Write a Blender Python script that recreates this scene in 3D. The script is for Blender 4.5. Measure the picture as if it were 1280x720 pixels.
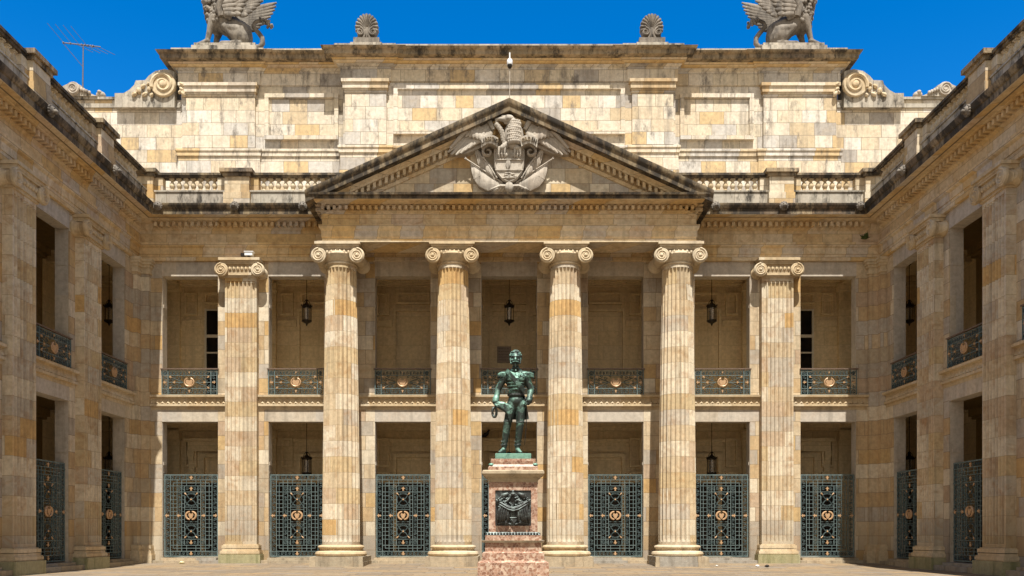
import bpy, bmesh, math, random
from mathutils import Vector, Matrix
for o in list(bpy.data.objects): bpy.data.objects.remove(o, do_unlink=True)
SC = bpy.context.scene
COL = SC.collection
rad = math.radians; PI = math.pi; sin = math.sin; cos = math.cos
random.seed(7)

# ------------------------------------------------------------------ camera, sky, sun, exposure
cam_d = bpy.data.cameras.new('camera'); cam = bpy.data.objects.new('camera', cam_d); COL.objects.link(cam)
cam.location = (0, 0, 1.2); cam.rotation_euler = (rad(90), 0, 0)
cam_d.sensor_width = 36; cam_d.lens = 30.375; cam_d.shift_y = 0.2398; cam_d.shift_x = .0027; cam_d.clip_end = 3000; cam_d.clip_start = .1
SC.camera = cam
ELEV, AZ = 64.5, 4.5
w = bpy.data.worlds.new('World'); SC.world = w; w.use_nodes = True
wn = w.node_tree; wn.nodes.clear()
sky = wn.nodes.new('ShaderNodeTexSky'); sky.sky_type = 'NISHITA'; sky.sun_disc = False
sky.sun_elevation = rad(ELEV); sky.sun_rotation = rad(180 - AZ)
sky.altitude = 2600; sky.air_density = 1.0; sky.dust_density = 0.1; sky.ozone_density = 2.2
hs = wn.nodes.new('ShaderNodeHueSaturation'); hs.inputs['Hue'].default_value = .502; hs.inputs['Saturation'].default_value = 1.42; hs.inputs['Value'].default_value = 1.0
bg = wn.nodes.new('ShaderNodeBackground'); bg.inputs['Strength'].default_value = 0.142
wo = wn.nodes.new('ShaderNodeOutputWorld')
# added warm fill light in the sky behind the camera, deep blue ahead
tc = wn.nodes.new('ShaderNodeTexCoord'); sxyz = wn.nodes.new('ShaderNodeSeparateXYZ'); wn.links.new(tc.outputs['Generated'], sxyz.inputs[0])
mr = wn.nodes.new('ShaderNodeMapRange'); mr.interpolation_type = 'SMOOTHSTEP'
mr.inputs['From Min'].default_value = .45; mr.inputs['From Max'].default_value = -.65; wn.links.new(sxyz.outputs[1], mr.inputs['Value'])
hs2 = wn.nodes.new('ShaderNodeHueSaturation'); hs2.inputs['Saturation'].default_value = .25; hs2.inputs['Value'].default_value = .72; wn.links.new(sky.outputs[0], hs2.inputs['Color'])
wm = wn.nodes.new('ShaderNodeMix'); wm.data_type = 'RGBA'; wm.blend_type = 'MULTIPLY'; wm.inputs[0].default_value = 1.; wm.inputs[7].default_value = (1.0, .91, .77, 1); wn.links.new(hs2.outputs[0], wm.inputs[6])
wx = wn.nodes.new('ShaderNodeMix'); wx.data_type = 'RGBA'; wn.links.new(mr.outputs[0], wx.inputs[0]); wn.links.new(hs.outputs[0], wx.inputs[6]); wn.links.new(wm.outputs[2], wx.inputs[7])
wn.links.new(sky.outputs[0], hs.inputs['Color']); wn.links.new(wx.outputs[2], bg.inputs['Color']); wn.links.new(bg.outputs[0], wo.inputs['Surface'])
sd = bpy.data.lights.new('sun', 'SUN'); sd.energy = 5.0; sd.angle = rad(.5); sd.color = (1.0, .96, .89)
so = bpy.data.objects.new('sun', sd); COL.objects.link(so); so.rotation_euler = (rad(90 - ELEV), 0, rad(AZ)); so.location = (0, -20, 60)
SC.view_settings.view_transform = 'Standard'; SC.view_settings.look = 'None'
SC.view_settings.exposure = 0.80; SC.view_settings.gamma = 1.0; SC.view_settings.use_curve_mapping = False
SC.cycles.max_bounces = 8; SC.cycles.diffuse_bounces = 5

# ------------------------------------------------------------------ materials
class NT:
    def __init__(s, name):
        s.m = bpy.data.materials.new(name); s.m.use_nodes = True; s.t = s.m.node_tree; s.t.nodes.clear()
        s.out = s.n('ShaderNodeOutputMaterial'); s.b = s.n('ShaderNodeBsdfPrincipled')
        s.t.links.new(s.b.outputs[0], s.out.inputs['Surface'])
    def n(s, ty, **kw):
        x = s.t.nodes.new(ty)
        for k, v in kw.items(): setattr(x, k, v)
        return x
    def put(s, sock, v):
        if hasattr(v, 'is_output') or isinstance(v, bpy.types.NodeSocket): s.t.links.new(v, sock)
        elif v is not None:
            if isinstance(v, (tuple, list)) and len(v) == 3 and sock.type == 'RGBA': v = (*v, 1)
            sock.default_value = v
    def pos(s): return s.n('ShaderNodeNewGeometry').outputs['Position']
    def obj(s): return s.n('ShaderNodeTexCoord').outputs['Object']
    def math(s, op, a, b=None, clamp=False):
        x = s.n('ShaderNodeMath', operation=op, use_clamp=clamp); s.put(x.inputs[0], a)
        if b is not None: s.put(x.inputs[1], b)
        return x.outputs[0]
    def vmath(s, op, a, b):
        x = s.n('ShaderNodeVectorMath', operation=op); s.put(x.inputs[0], a); s.put(x.inputs[1], b); return x.outputs[0]
    def mix(s, f, a, b, blend='MIX'):
        x = s.n('ShaderNodeMix', data_type='RGBA', blend_type=blend)
        s.put(x.inputs[0], f); s.put(x.inputs[6], a); s.put(x.inputs[7], b); return x.outputs[2]
    def noise(s, vec, scale, detail=5, rough=.6, dist=0, out=0):
        x = s.n('ShaderNodeTexNoise'); s.put(x.inputs['Vector'], vec); x.inputs['Scale'].default_value = scale
        x.inputs['Detail'].default_value = detail; x.inputs['Roughness'].default_value = rough; x.inputs['Distortion'].default_value = dist
        return x.outputs[out]
    def ramp(s, f, stops, interp='LINEAR'):
        x = s.n('ShaderNodeValToRGB'); r = x.color_ramp; r.interpolation = interp
        while len(r.elements) < len(stops): r.elements.new(.5)
        for e, (p, c) in zip(r.elements, stops):
            e.position = p; e.color = (*c, 1) if isinstance(c, (tuple, list)) else (c, c, c, 1)
        s.put(x.inputs[0], f); return x.outputs[0]
    def bump(s, h, strength=.3, dist=.02, normal=None):
        x = s.n('ShaderNodeBump'); x.inputs['Strength'].default_value = strength; x.inputs['Distance'].default_value = dist
        s.put(x.inputs['Height'], h)
        if normal is not None: s.put(x.inputs['Normal'], normal)
        return x.outputs[0]
    def fin(s, col, rough=.8, normal=None, metal=0, spec=.25):
        s.put(s.b.inputs['Base Color'], col); s.put(s.b.inputs['Roughness'], rough); s.put(s.b.inputs['Metallic'], metal)
        s.b.inputs['Specular IOR Level'].default_value = spec
        if normal is not None: s.put(s.b.inputs['Normal'], normal)
        return s.m

def stone(name, pal, bw=.95, bh=.55, mortar=.007, offs=(0, 0), vein=.35, veincol=(.36, .19, .07), dirt=.45, dirtcol=(.09, .07, .05), grime=0., jointk=.8, crust=0., crustcol=(.035, .03, .025),
          joints=True, flat=False, rough=.85, bumpy=.35):
    t = NT(name); p = t.pos()
    sx = t.n('ShaderNodeSeparateXYZ'); t.put(sx.inputs[0], p)
    if flat: u, v = sx.outputs[0], sx.outputs[1]
    else: u, v = t.math('ADD', sx.outputs[0], sx.outputs[1]), sx.outputs[2]
    cx = t.n('ShaderNodeCombineXYZ'); t.put(cx.inputs[0], t.math('ADD', u, offs[0])); t.put(cx.inputs[1], t.math('ADD', v, offs[1]))
    # slight wobble of the joints
    br = t.n('ShaderNodeTexBrick'); t.put(br.inputs['Vector'], cx.outputs[0])
    br.offset = .5; br.squash = .72; br.squash_frequency = 3
    for k, val in (('Color1', (0, 0, 0, 1)), ('Color2', (1, 1, 1, 1)), ('Mortar', (.5, .5, .5, 1)), ('Scale', 1.), ('Mortar Size', mortar), ('Mortar Smooth', .3), ('Bias', 0.), ('Brick Width', bw), ('Row Height', bh)):
        br.inputs[k].default_value = val
    tint = t.n('ShaderNodeSeparateColor'); t.put(tint.inputs[0], br.outputs['Color']); tint = tint.outputs[0]
    n = len(pal); base = t.ramp(tint, [(i / n, c) for i, c in enumerate(pal)], 'CONSTANT')
    off = t.n('ShaderNodeCombineXYZ'); o13 = t.math('MULTIPLY', tint, 37.); t.put(off.inputs[0], o13); t.put(off.inputs[1], o13); t.put(off.inputs[2], t.math('MULTIPLY', tint, 11.))
    q = t.vmath('ADD', p, off.outputs[0])
    # veins and clouds, each block its own
    nz = t.noise(q, 1.7, 6, .62, 1.4)
    base = t.mix(t.math('MULTIPLY', t.ramp(nz, [(.48, 0.), (.72, 1.)]), vein), base, veincol)
    n2 = t.noise(q, 7, 6, .7)
    base = t.mix(1., base, t.ramp(n2, [(.25, .72), (.75, 1.16)]), 'MULTIPLY')
    # rain streaks
    mp = t.n('ShaderNodeMapping'); mp.inputs['Scale'].default_value = (3.2, 3.2, .28); t.put(mp.inputs[0], p)
    st = t.noise(mp.outputs[0], 1.0, 6, .66)
    base = t.mix(t.math('MULTIPLY', t.ramp(st, [(.50, 0.), (.72, 1.)]), dirt), base, dirtcol)
    if crust > 0:
        mp2 = t.n('ShaderNodeMapping'); mp2.inputs['Scale'].default_value = (2.2, 2.2, .9); t.put(mp2.inputs[0], p)
        cr = t.noise(mp2.outputs[0], 1.1, 8, .72)
        lo = .62 - .42 * crust
        base = t.mix(t.math('MULTIPLY', t.ramp(cr, [(lo, 0.), (lo + .14, 1.)]), .93), base, crustcol)
    if grime > 0:                                                   # splash-back grime round the foot of the stone
        gz = t.n('ShaderNodeMapRange'); t.put(gz.inputs['Value'], t.math('ADD', sx.outputs[2], t.math('MULTIPLY', nz, 1.8))); gz.inputs['From Min'].default_value = 3.0; gz.inputs['From Max'].default_value = 1.0
        base = t.mix(t.math('MULTIPLY', t.math('MULTIPLY', gz.outputs[0], t.ramp(n2, [(.3, .35), (.65, 1.)])), grime), base, (.11, .085, .055))
    fac = br.outputs['Fac']
    if joints: base = t.mix(t.math('MULTIPLY', fac, jointk), base, (.10, .07, .04))
    fine = t.noise(p, 28, 5, .7)
    h = t.math('ADD', t.math('MULTIPLY', fine, .5), t.math('MULTIPLY', n2, .7))
    if joints: h = t.math('SUBTRACT', h, t.math('MULTIPLY', fac, 1.3))
    return t.fin(base, rough, t.bump(h, bumpy, .02))

CREAM = (.565, .45, .295); TAN = (.50, .36, .20); OCH = (.54, .35, .15); GREY = (.43, .37, .29); PALE = (.65, .56, .415); PINK = (.47, .35, .235); LIGHT = (.66, .58, .46)
M = {}
M['wall'] = stone('sandstone_blocks', [CREAM, TAN, GREY, PALE, CREAM, (.53, .37, .18), PALE, (.44, .36, .25), PINK, CREAM, GREY, PALE, TAN, (.54, .35, .15), CREAM, (.48, .42, .34)], .98, .555, grime=.6)
M['col'] = stone('sandstone_drums', [CREAM, PALE, (.56, .43, .25), PALE, (.63, .55, .42), (.51, .44, .34), CREAM, PALE, (.54, .42, .25), CREAM, PALE, (.52, .40, .27), CREAM, (.56, .37, .16), PALE, (.53, .46, .36)], 1.35, .57, jointk=.5, grime=.7, vein=.6, dirt=.4, mortar=.006)
M['ent'] = stone('entablature_stone', [(.62, .45, .24), (.66, .52, .33), (.62, .43, .20), (.60, .47, .33), (.64, .49, .29), (.66, .50, .29), (.56, .48, .38), (.66, .54, .37)], 1.15, .44, vein=.55, dirt=.3, mortar=.006)
M['attic'] = stone('pale_attic_blocks', [LIGHT, PALE, (.55, .51, .45), LIGHT, CREAM, (.70, .64, .55), PALE, LIGHT, (.60, .44, .24), (.68, .61, .5), (.42, .38, .33), LIGHT, (.56, .52, .46), (.64, .53, .38)], 1.05, .535, vein=.35, dirt=.6, dirtcol=(.15, .13, .11), veincol=(.40, .29, .17), crust=.2, crustcol=(.16, .14, .12), mortar=.009)
M['attic_trim'] = stone('attic_trim_stone', [LIGHT, PALE, TAN, (.5, .43, .34), CREAM, LIGHT], 1.6, 3., vein=.35, dirt=.6, mortar=.004)
M['plain'] = stone('smooth_lintel_stone', [(.50, .44, .36), (.52, .45, .35), (.47, .42, .35)], 2.6, 3., vein=.15, dirt=.35, mortar=.002, joints=False, bumpy=.2)
M['trim'] = stone('carved_cream_stone', [(.58, .47, .31), (.54, .42, .26), (.60, .50, .35)], 1.4, 5, vein=.25, dirt=.35, mortar=.003, joints=False, bumpy=.25)
M['crust'] = stone('blackened_cornice_stone', [(.26, .20, .12), (.20, .15, .09), (.32, .25, .16), (.17, .13, .09)], 1.1, 2.0, vein=.3, dirt=.8, crust=.5, mortar=.006)
M['crust2'] = stone('stained_attic_cornice_stone', [(.34, .26, .16), (.28, .22, .14), (.40, .31, .2), (.22, .17, .12)], 1.1, 2.0, vein=.3, dirt=.8, crust=.36, mortar=.006)
M['concrete'] = stone('lichened_coping', [(.42, .38, .31), (.46, .41, .33), (.38, .34, .28)], 1.2, 3., vein=.1, dirt=.75, dirtcol=(.11, .09, .07), crust=.28, mortar=.008)
M['greyrelief'] = stone('grey_carved_stone', [(.46, .41, .34), (.44, .38, .31)], 4, 4, vein=.08, dirt=.7, dirtcol=(.13, .11, .09), crust=.1, crustcol=(.12, .10, .08), joints=False, bumpy=.6)
M['plinth'] = stone('plinth_stone', [(.36, .30, .21), (.42, .34, .23), (.33, .30, .25)], 1.9, .8, vein=.2, dirt=.7, mortar=.004, bumpy=.5)
M['mossy'] = stone('mossy_plinth_stone', [(.33, .30, .17), (.36, .33, .2)], 2.4, 2., vein=.1, dirt=.9, dirtcol=(.12, .13, .045), joints=False, bumpy=.5)
M['plaster_shade'] = stone('shade_darkened_plaster', [(.26, .17, .065), (.24, .16, .06)], 1.5, .62, vein=.1, dirt=.3, mortar=.003, bumpy=.12)  # gallery plaster darkened in colour to imitate the dim wing interiors
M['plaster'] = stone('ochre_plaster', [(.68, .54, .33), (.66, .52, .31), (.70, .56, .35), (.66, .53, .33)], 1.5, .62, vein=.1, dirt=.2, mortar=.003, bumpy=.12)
M['paving'] = stone('paving_flags', [(.23, .175, .115), (.26, .20, .13), (.20, .16, .115), (.27, .195, .115), (.23, .19, .145)], 1.3, .75, mortar=.014, flat=True, vein=.3, dirt=.5, bumpy=.4)

def simple(name, col, rough=.5, metal=0, var=.3, sc=12, bump=.1, col2=None, spec=.4, coord='pos'):
    t = NT(name); p = t.pos() if coord == 'pos' else t.obj()
    n = t.noise(p, sc, 5, .65)
    c = t.mix(t.ramp(n, [(.35, 0.), (.7, 1.)]), col, col2 if col2 else tuple(x * (1 - var) for x in col))
    return t.fin(c, rough, t.bump(n, bump, .02), metal, spec)
M['lionstone'] = stone('weathered_sculpture_stone', [(.25, .22, .18), (.225, .195, .16)], 4, 4, vein=.05, dirt=.9, dirtcol=(.08, .067, .054), crust=.34, crustcol=(.08, .07, .06), joints=False, bumpy=.9)
M['iron'] = simple('weathered_iron', (.078, .108, .106), .7, 0, col2=(.024, .037, .038), sc=9, spec=.2)
M['ironlight'] = simple('greenish_iron_bars', (.15, .195, .19), .7, 0, col2=(.07, .105, .105), sc=7, spec=.2)
M['darkrail'] = simple('handrail_iron', (.16, .11, .08), .5, 0, sc=6)
M['gilt'] = simple('worn_gilding', (.54, .35, .20), .45, .15, col2=(.40, .24, .12), sc=20)
M['black'] = simple('dark_metal', (.025, .018, .012), .45, .3, sc=20)
M['aerial'] = simple('oxidised_aluminium', (.20, .19, .2), .45, .6, sc=20)
M['white'] = simple('white_enamel', (.78, .78, .76), .4, 0, var=.06)
M['winwood'] = simple('white_window_paint', (.62, .56, .45), .5, 0, var=.15)
M['glassdark'] = simple('dark_window_glass', (.012, .011, .01), .08, 0, var=.3, bump=.01, spec=.5)
M['roof'] = simple('old_tiles', (.16, .08, .05), .85, 0, var=.6, sc=5, bump=.5)
M['leaf'] = simple('leaf_green', (.06, .09, .02), .6, 0, var=.4, sc=30)
M['litterw'] = simple('crumpled_white_paper', (.72, .72, .7), .7, 0, var=.15, sc=20)
M['littery'] = simple('yellow_wrapper', (.6, .5, .08), .5, 0, sc=25, col2=(.65, .64, .6))
M['litterk'] = simple('black_plastic', (.02, .02, .022), .4, 0, sc=20)
M['shade_sheet'] = simple('painted_shade_backing', (.035, .024, .014), .6, 0, sc=4)  # near-black colour stands in for the darkness behind the gates
M['plaque'] = simple('dull_plaque', (.20, .14, .09), .5, .2, sc=15)
M['plaqueink'] = simple('plaque_lettering', (.07, .05, .03), .6, 0, sc=20)
M['feather'] = simple('dark_plumage', (.025, .024, .026), .6, 0, sc=30)
def m_lglass():
    t = NT('lantern_glass'); t.b.inputs['Transmission Weight'].default_value = .75
    return t.fin((.75, .72, .66), .25, None, 0, .4)
M['lglass'] = m_lglass()
def m_bronze(name, g1, g2, dk, amt):
    t = NT(name); p = t.obj()
    n = t.noise(p, 2.6, 8, .68, .8); n2 = t.noise(p, 16, 5, .7)
    ge = t.n('ShaderNodeNewGeometry'); sx = t.n('ShaderNodeSeparateXYZ'); t.put(sx.inputs[0], ge.outputs['Normal'])
    up = t.math('MULTIPLY', sx.outputs[2], .22)                      # verdigris forms where rain lands
    pat = t.math('ADD', t.math('ADD', n, up), t.math('MULTIPLY', n2, .18))
    f = t.ramp(pat, [(.66 - amt, 0.), (.86 - amt, 1.)])
    c = t.mix(f, dk, t.mix(n2, g1, g2))
    mp = t.n('ShaderNodeMapping'); mp.inputs['Scale'].default_value = (7, 7, 5); mp.inputs['Rotation'].default_value = (.3, .5, 0); t.put(mp.inputs[0], p)
    fold = t.noise(mp.outputs[0], 1.2, 3, .5, 1.2)
    return t.fin(c, .5, t.bump(t.math('ADD', fold, t.math('MULTIPLY', n2, .25)), .32, .03), .3, .45)
M['bronze'] = m_bronze('verdigris_bronze', (.14, .285, .22), (.24, .41, .325), (.026, .035, .03), .075)
M['bronzedk'] = m_bronze('dark_bronze', (.16, .20, .19), (.22, .27, .25), (.035, .036, .034), .06)
M['verdigris'] = m_bronze('green_bronze_plinth', (.15, .31, .235), (.22, .40, .31), (.07, .14, .11), .22)
def m_breccia():
    t = NT('pink_breccia'); p = t.pos()
    d = t.vmath('ADD', p, t.vmath('MULTIPLY', t.noise(p, 6, 3, .6, 0, 1), (.12, .12, .12)))
    v = t.n('ShaderNodeTexVoronoi'); v.feature = 'DISTANCE_TO_EDGE'; v.inputs['Scale'].default_value = 13; t.put(v.inputs['Vector'], d)
    v2 = t.n('ShaderNodeTexVoronoi'); v2.inputs['Scale'].default_value = 13; t.put(v2.inputs['Vector'], d)
    s = t.n('ShaderNodeSeparateColor'); t.put(s.inputs[0], v2.outputs['Color'])
    c = t.ramp(s.outputs[0], [(0, (.31, .165, .105)), (.3, (.37, .22, .15)), (.55, (.22, .11, .07)), (.72, (.50, .37, .27)), (.92, (.28, .145, .09))], 'CONSTANT')
    e = t.ramp(v.outputs['Distance'], [(.0, 1.), (.14, 0.)])
    c = t.mix(t.math('MULTIPLY', e, .5), c, (.60, .46, .36))
    n = t.noise(p, 9, 7, .7); c = t.mix(1., c, t.ramp(n, [(.3, .72), (.7, 1.18)]), 'MULTIPLY')
    mp = t.n('ShaderNodeMapping'); mp.inputs['Scale'].default_value = (5, 5, .8); t.put(mp.inputs[0], p)
    c = t.mix(t.math('MULTIPLY', t.ramp(t.noise(mp.outputs[0], 1, 5, .6), [(.55, 0.), (.75, 1.)]), .4), c, (.14, .08, .05))
    return t.fin(c, .45, t.bump(n, .15, .01), 0, .35)
M['breccia'] = m_breccia()

# ------------------------------------------------------------------ mesh helpers
class MB:
    def __init__(s, T=None): s.v = []; s.f = []; s.T = T; s.pieces = []
    def add(s, vs, fs):
        o = len(s.v); T = s.T
        nv = [T(*p) for p in vs] if T else [tuple(p) for p in vs]; s.v += nv; s.pieces.append((nv, [list(f) for f in fs]))
        s.f += [[i + o for i in f] for f in fs]
    def box(s, x0, x1, y0, y1, z0, z1):
        s.add([(x0, y0, z0), (x1, y0, z0), (x1, y1, z0), (x0, y1, z0), (x0, y0, z1), (x1, y0, z1), (x1, y1, z1), (x0, y1, z1)],
              [(0, 3, 2, 1), (4, 5, 6, 7), (0, 1, 5, 4), (1, 2, 6, 5), (2, 3, 7, 6), (3, 0, 4, 7)])
    def rings(s, rs, cap=True, closed=True):
        n = len(rs[0]); vs = [p for r in rs for p in r]; fs = []
        for a in range(len(rs) - 1):
            for i in range(n if closed else n - 1):
                j = (i + 1) % n; fs.append((a * n + i, a * n + j, (a + 1) * n + j, (a + 1) * n + i))
        if cap: fs.append(tuple(range(n - 1, -1, -1))); fs.append(tuple((len(rs) - 1) * n + i for i in range(n)))
        s.add(vs, fs)
    def prism(s, poly, vec):
        vx, vy, vz = vec; s.rings([poly, [(x + vx, y + vy, z + vz) for x, y, z in poly]])
    def lathe(s, prof, c=(0, 0, 0), n=24, axis='z', cap=True):
        rs = []
        for r, h in prof:
            ring = []
            for i in range(n):
                a = 2 * PI * i / n; q = (r * cos(a), r * sin(a))
                ring.append((c[0] + q[0], c[1] + q[1], c[2] + h) if axis == 'z' else (c[0] + q[0], c[1] + h, c[2] + q[1]) if axis == 'y' else (c[0] + h, c[1] + q[0], c[2] + q[1]))
            rs.append(ring)
        s.rings(rs, cap)
    def ell(s, c, rx, ry, rz, n=12, m=8, R=None):
        rs = []; c = Vector(c)
        for j in range(m + 1):
            th = PI * min(max(j / m, .012), .988); ring = []
            for i in range(n):
                a = 2 * PI * i / n; p = Vector((rx * sin(th) * cos(a), ry * sin(th) * sin(a), rz * cos(th)))
                if R is not None: p = R @ p
                ring.append(tuple(c + p))
            rs.append(ring)
        s.rings(rs)
    def tube(s, pts, r, n=6, cap=True, flat=1.0):
        pts = [Vector(p) for p in pts]; rs = []; N = len(pts); up = None
        for i, p in enumerate(pts):
            d = (pts[min(i + 1, N - 1)] - pts[max(i - 1, 0)]).normalized()
            if up is None:
                up = Vector((0, 1, 0)) if abs(d.y) < .9 else Vector((1, 0, 0))
            a = (up - d * up.dot(d))
            if a.length < 1e-6: a = d.orthogonal()
            a.normalize(); up = a; b = d.cross(a)
            rr = r[i] if isinstance(r, (list, tuple)) else r
            rs.append([tuple(p + a * rr * flat * cos(2 * PI * k / n) + b * rr * sin(2 * PI * k / n)) for k in range(n)])
        s.rings(rs, cap)
    def cap(s, p0, p1, r0, r1, n=12):
        p0 = Vector(p0); p1 = Vector(p1); d = p1 - p0; L = max(d.length, 1e-5); d.normalize(); pts = []; rr = []
        for t in (-.98, -.7, -.35, 0): pts.append(p0 + d * r0 * t); rr.append(r0 * math.sqrt(1 - t * t))
        for t in (0, .35, .7, .98): pts.append(p1 + d * r1 * t); rr.append(r1 * math.sqrt(1 - t * t))
        s.tube(pts, rr, n)
    def build_each(s, name, mat, parent, **kw):
        for v, f in s.pieces: q = MB(); q.v = v; q.f = f; q.build(name, mat, parent, **kw)
    def build(s, name, mat, parent=None, world=True, sharp=35, loc=None):
        me = bpy.data.meshes.new(name); off = org(parent) if (parent is not None and world) else Vector((0, 0, 0))
        me.from_pydata([(x - off.x, y - off.y, z - off.z) for x, y, z in s.v], [], s.f)
        bm = bmesh.new(); bm.from_mesh(me); bmesh.ops.recalc_face_normals(bm, faces=bm.faces); bm.to_mesh(me); bm.free()
        if sharp:
            me.polygons.foreach_set('use_smooth', [True] * len(me.polygons)); me.set_sharp_from_angle(angle=rad(sharp))
        me.materials.append(M[mat] if isinstance(mat, str) else mat); me.update()
        o = bpy.data.objects.new(name, me); COL.objects.link(o)
        if parent is not None: o.parent = parent
        if loc is not None: o.location = loc
        return o
def org(o):
    v = Vector((0, 0, 0))
    while o is not None: v = v + o.location; o = o.parent
    return v
def tag(o, label=None, cat=None, group=None, kind=None):
    if label: o['label'] = label
    if cat: o['category'] = cat
    if group: o['group'] = group
    if kind: o['kind'] = kind
    return o
def thing(name, label, cat, loc=(0, 0, 0), rz=0, group=None):
    o = bpy.data.objects.new(name, None); COL.objects.link(o); o.location = loc; o.rotation_euler = (0, 0, rz); o.empty_display_size = .3
    o['kind'] = 'thing'
    return tag(o, label, cat, group)
def copy_tree(o, parent=None):
    c = o.copy(); COL.objects.link(c); c.parent = parent
    for ch in list(o.children): copy_tree(ch, c)
    return c
def remesh(o, voxel, smooth=4, fac=.5):
    m = o.modifiers.new('r', 'REMESH'); m.mode = 'VOXEL'; m.voxel_size = voxel
    if smooth: k = o.modifiers.new('s', 'SMOOTH'); k.factor = fac; k.iterations = smooth
    dg = bpy.context.evaluated_depsgraph_get(); me = bpy.data.meshes.new_from_object(o.evaluated_get(dg))
    mats = list(o.data.materials); o.modifiers.clear(); o.data = me
    if not me.materials:
        for q in mats: me.materials.append(q)
    me.polygons.foreach_set('use_smooth', [True] * len(me.polygons)); me.update(); return o
def sweep(mb, path, prof, i0=0, i1=None):
    """prof: closed list of (out, z); path: plan points, courtyard (outside) on the right hand; corners mitred"""
    i1 = len(path) - 1 if i1 is None else i1; rs = []
    nr = []
    for a, b in zip(path, path[1:]):
        d = Vector((b[0] - a[0], b[1] - a[1])).normalized(); nr.append(Vector((d.y, -d.x)))
    for i in range(i0, i1 + 1):
        na = nr[max(i - 1, 0)]; nb = nr[min(i, len(nr) - 1)]; m = na + nb; m = m / m.dot(na) if m.dot(na) > 1e-6 else na
        rs.append([(path[i][0] + m.x * o, path[i][1] + m.y * o, z) for o, z in prof])
    mb.rings(rs)
def spiral(mb, c, r0, r1, turns, rt, a0=PI / 2, sgn=1, n=26, yoff=0., tn=6, flat=1., proj=lambda x, y, z: (x, y, z)):
    pts = []; rr = []
    for i in range(n + 1):
        t = i / n; a = a0 + sgn * turns * 2 * PI * t; r = r0 + (r1 - r0) * t ** .8
        pts.append(proj(c[0] + r * cos(a), c[1] + yoff, c[2] + r * sin(a))); rr.append(rt * (1 - .5 * t))
    mb.tube(pts, rr, tn, True, flat)

# ------------------------------------------------------------------ plan
S, W, XC, HW = 4.126, 33.5, 14.4, 1.085
WT = .46
Z1, ZB0, ZB1, Z2, ZA = 5.54, 5.95, 6.52, 11.18, 11.74
TF = lambda u, o, z: (u, W - o, z)
TL = lambda u, o, z: (-XC + o, u, z)
TR = lambda u, o, z: (XC - o, u, z)
SIDES = {'front': (TF, 0.), 'left': (TL, PI / 2), 'right': (TR, -PI / 2)}
WY0 = -12
UP = [(-XC, WY0), (-XC, W), (XC, W), (XC, WY0)]
fc = [k * S for k in range(-3, 4)]                       # openings of the front
wc = [31.33 - S * k for k in range(4)]                   # openings of the wings

# ------------------------------------------------------------------ ground
g = MB(); ys = [-60, 30.2, 32.7, 33.9, 60]; zs = [0, 0, .06, .06, .06]
for a in range(4): g.add([(-70, ys[a], zs[a]), (70, ys[a], zs[a]), (70, ys[a + 1], zs[a + 1]), (-70, ys[a + 1], zs[a + 1])], [(0, 1, 2, 3)])
ground = g.build('ground', 'paving', sharp=None); tag(ground, 'stone paved courtyard ground', 'ground', kind='structure')
g = MB(); g.add([(-1500, -1500, -.3), (1500, -1500, -.3), (1500, 1500, -.3), (-1500, 1500, -.3)], [(0, 1, 2, 3)])
tag(g.build('terrain', 'paving', sharp=None), 'surrounding city ground', 'ground', kind='structure')

# ------------------------------------------------------------------ repeatable parts
def flutes(w, o0, o1, n):
    """plan outline (x, y) of a fluted pilaster, front at y=-o1"""
    pts = [(-w / 2, -o0), (-w / 2, -o1)]; pitch = (w - .12) / n; r = pitch * .40
    for i in range(n):
        c = -w / 2 + .06 + pitch * (i + .5)
        for k in range(7):
            a = PI * k / 6; pts.append((c - r * cos(a), -o1 + r * 1.15 * sin(a)))
    return pts + [(w / 2, -o1), (w / 2, -o0)]
def egg_row(mb, x0, x1, y, z, n, r, yf=None):
    for i in range(n):
        x = x0 + (x1 - x0) * (i + .5) / n; yy = yf(x) if yf else y
        mb.ell((x, yy, z), r * .78, r * .8, r * 1.25, 8, 6)
        if i: mb.box(x - (x1 - x0) / n / 2 - .012, x - (x1 - x0) / n / 2 + .012, yy - r * .3, yy + .05, z - r, z + r)
def volute(mb, x, z, yf, yb, r, sg, waist=.72):
    """scroll drum along y with a raised spiral on its front face"""
    d = yb - yf
    mb.lathe([(r * .93, yf), (r, yf + .02), (r, yf + .09), (r * .9, yf + .12), (r * (waist + .1), yf + d * .3), (r * waist, yf + d * .46), (r * (waist + .05), yf + d * .5), (r * waist, yf + d * .54), (r * (waist + .1), yf + d * .7), (r * .9, yb - .12), (r, yb - .09), (r, yb - .02), (r * .93, yb)], (x, 0, z), 26, 'y')
    for y in (yf,):
        spiral(mb, (x, y, z), r * .90, r * .24, 2.3, r * .135, PI / 2, sg, 44)
        mb.ell((x, y, z), r * .23, .05, r * .23, 10, 6)
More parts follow.
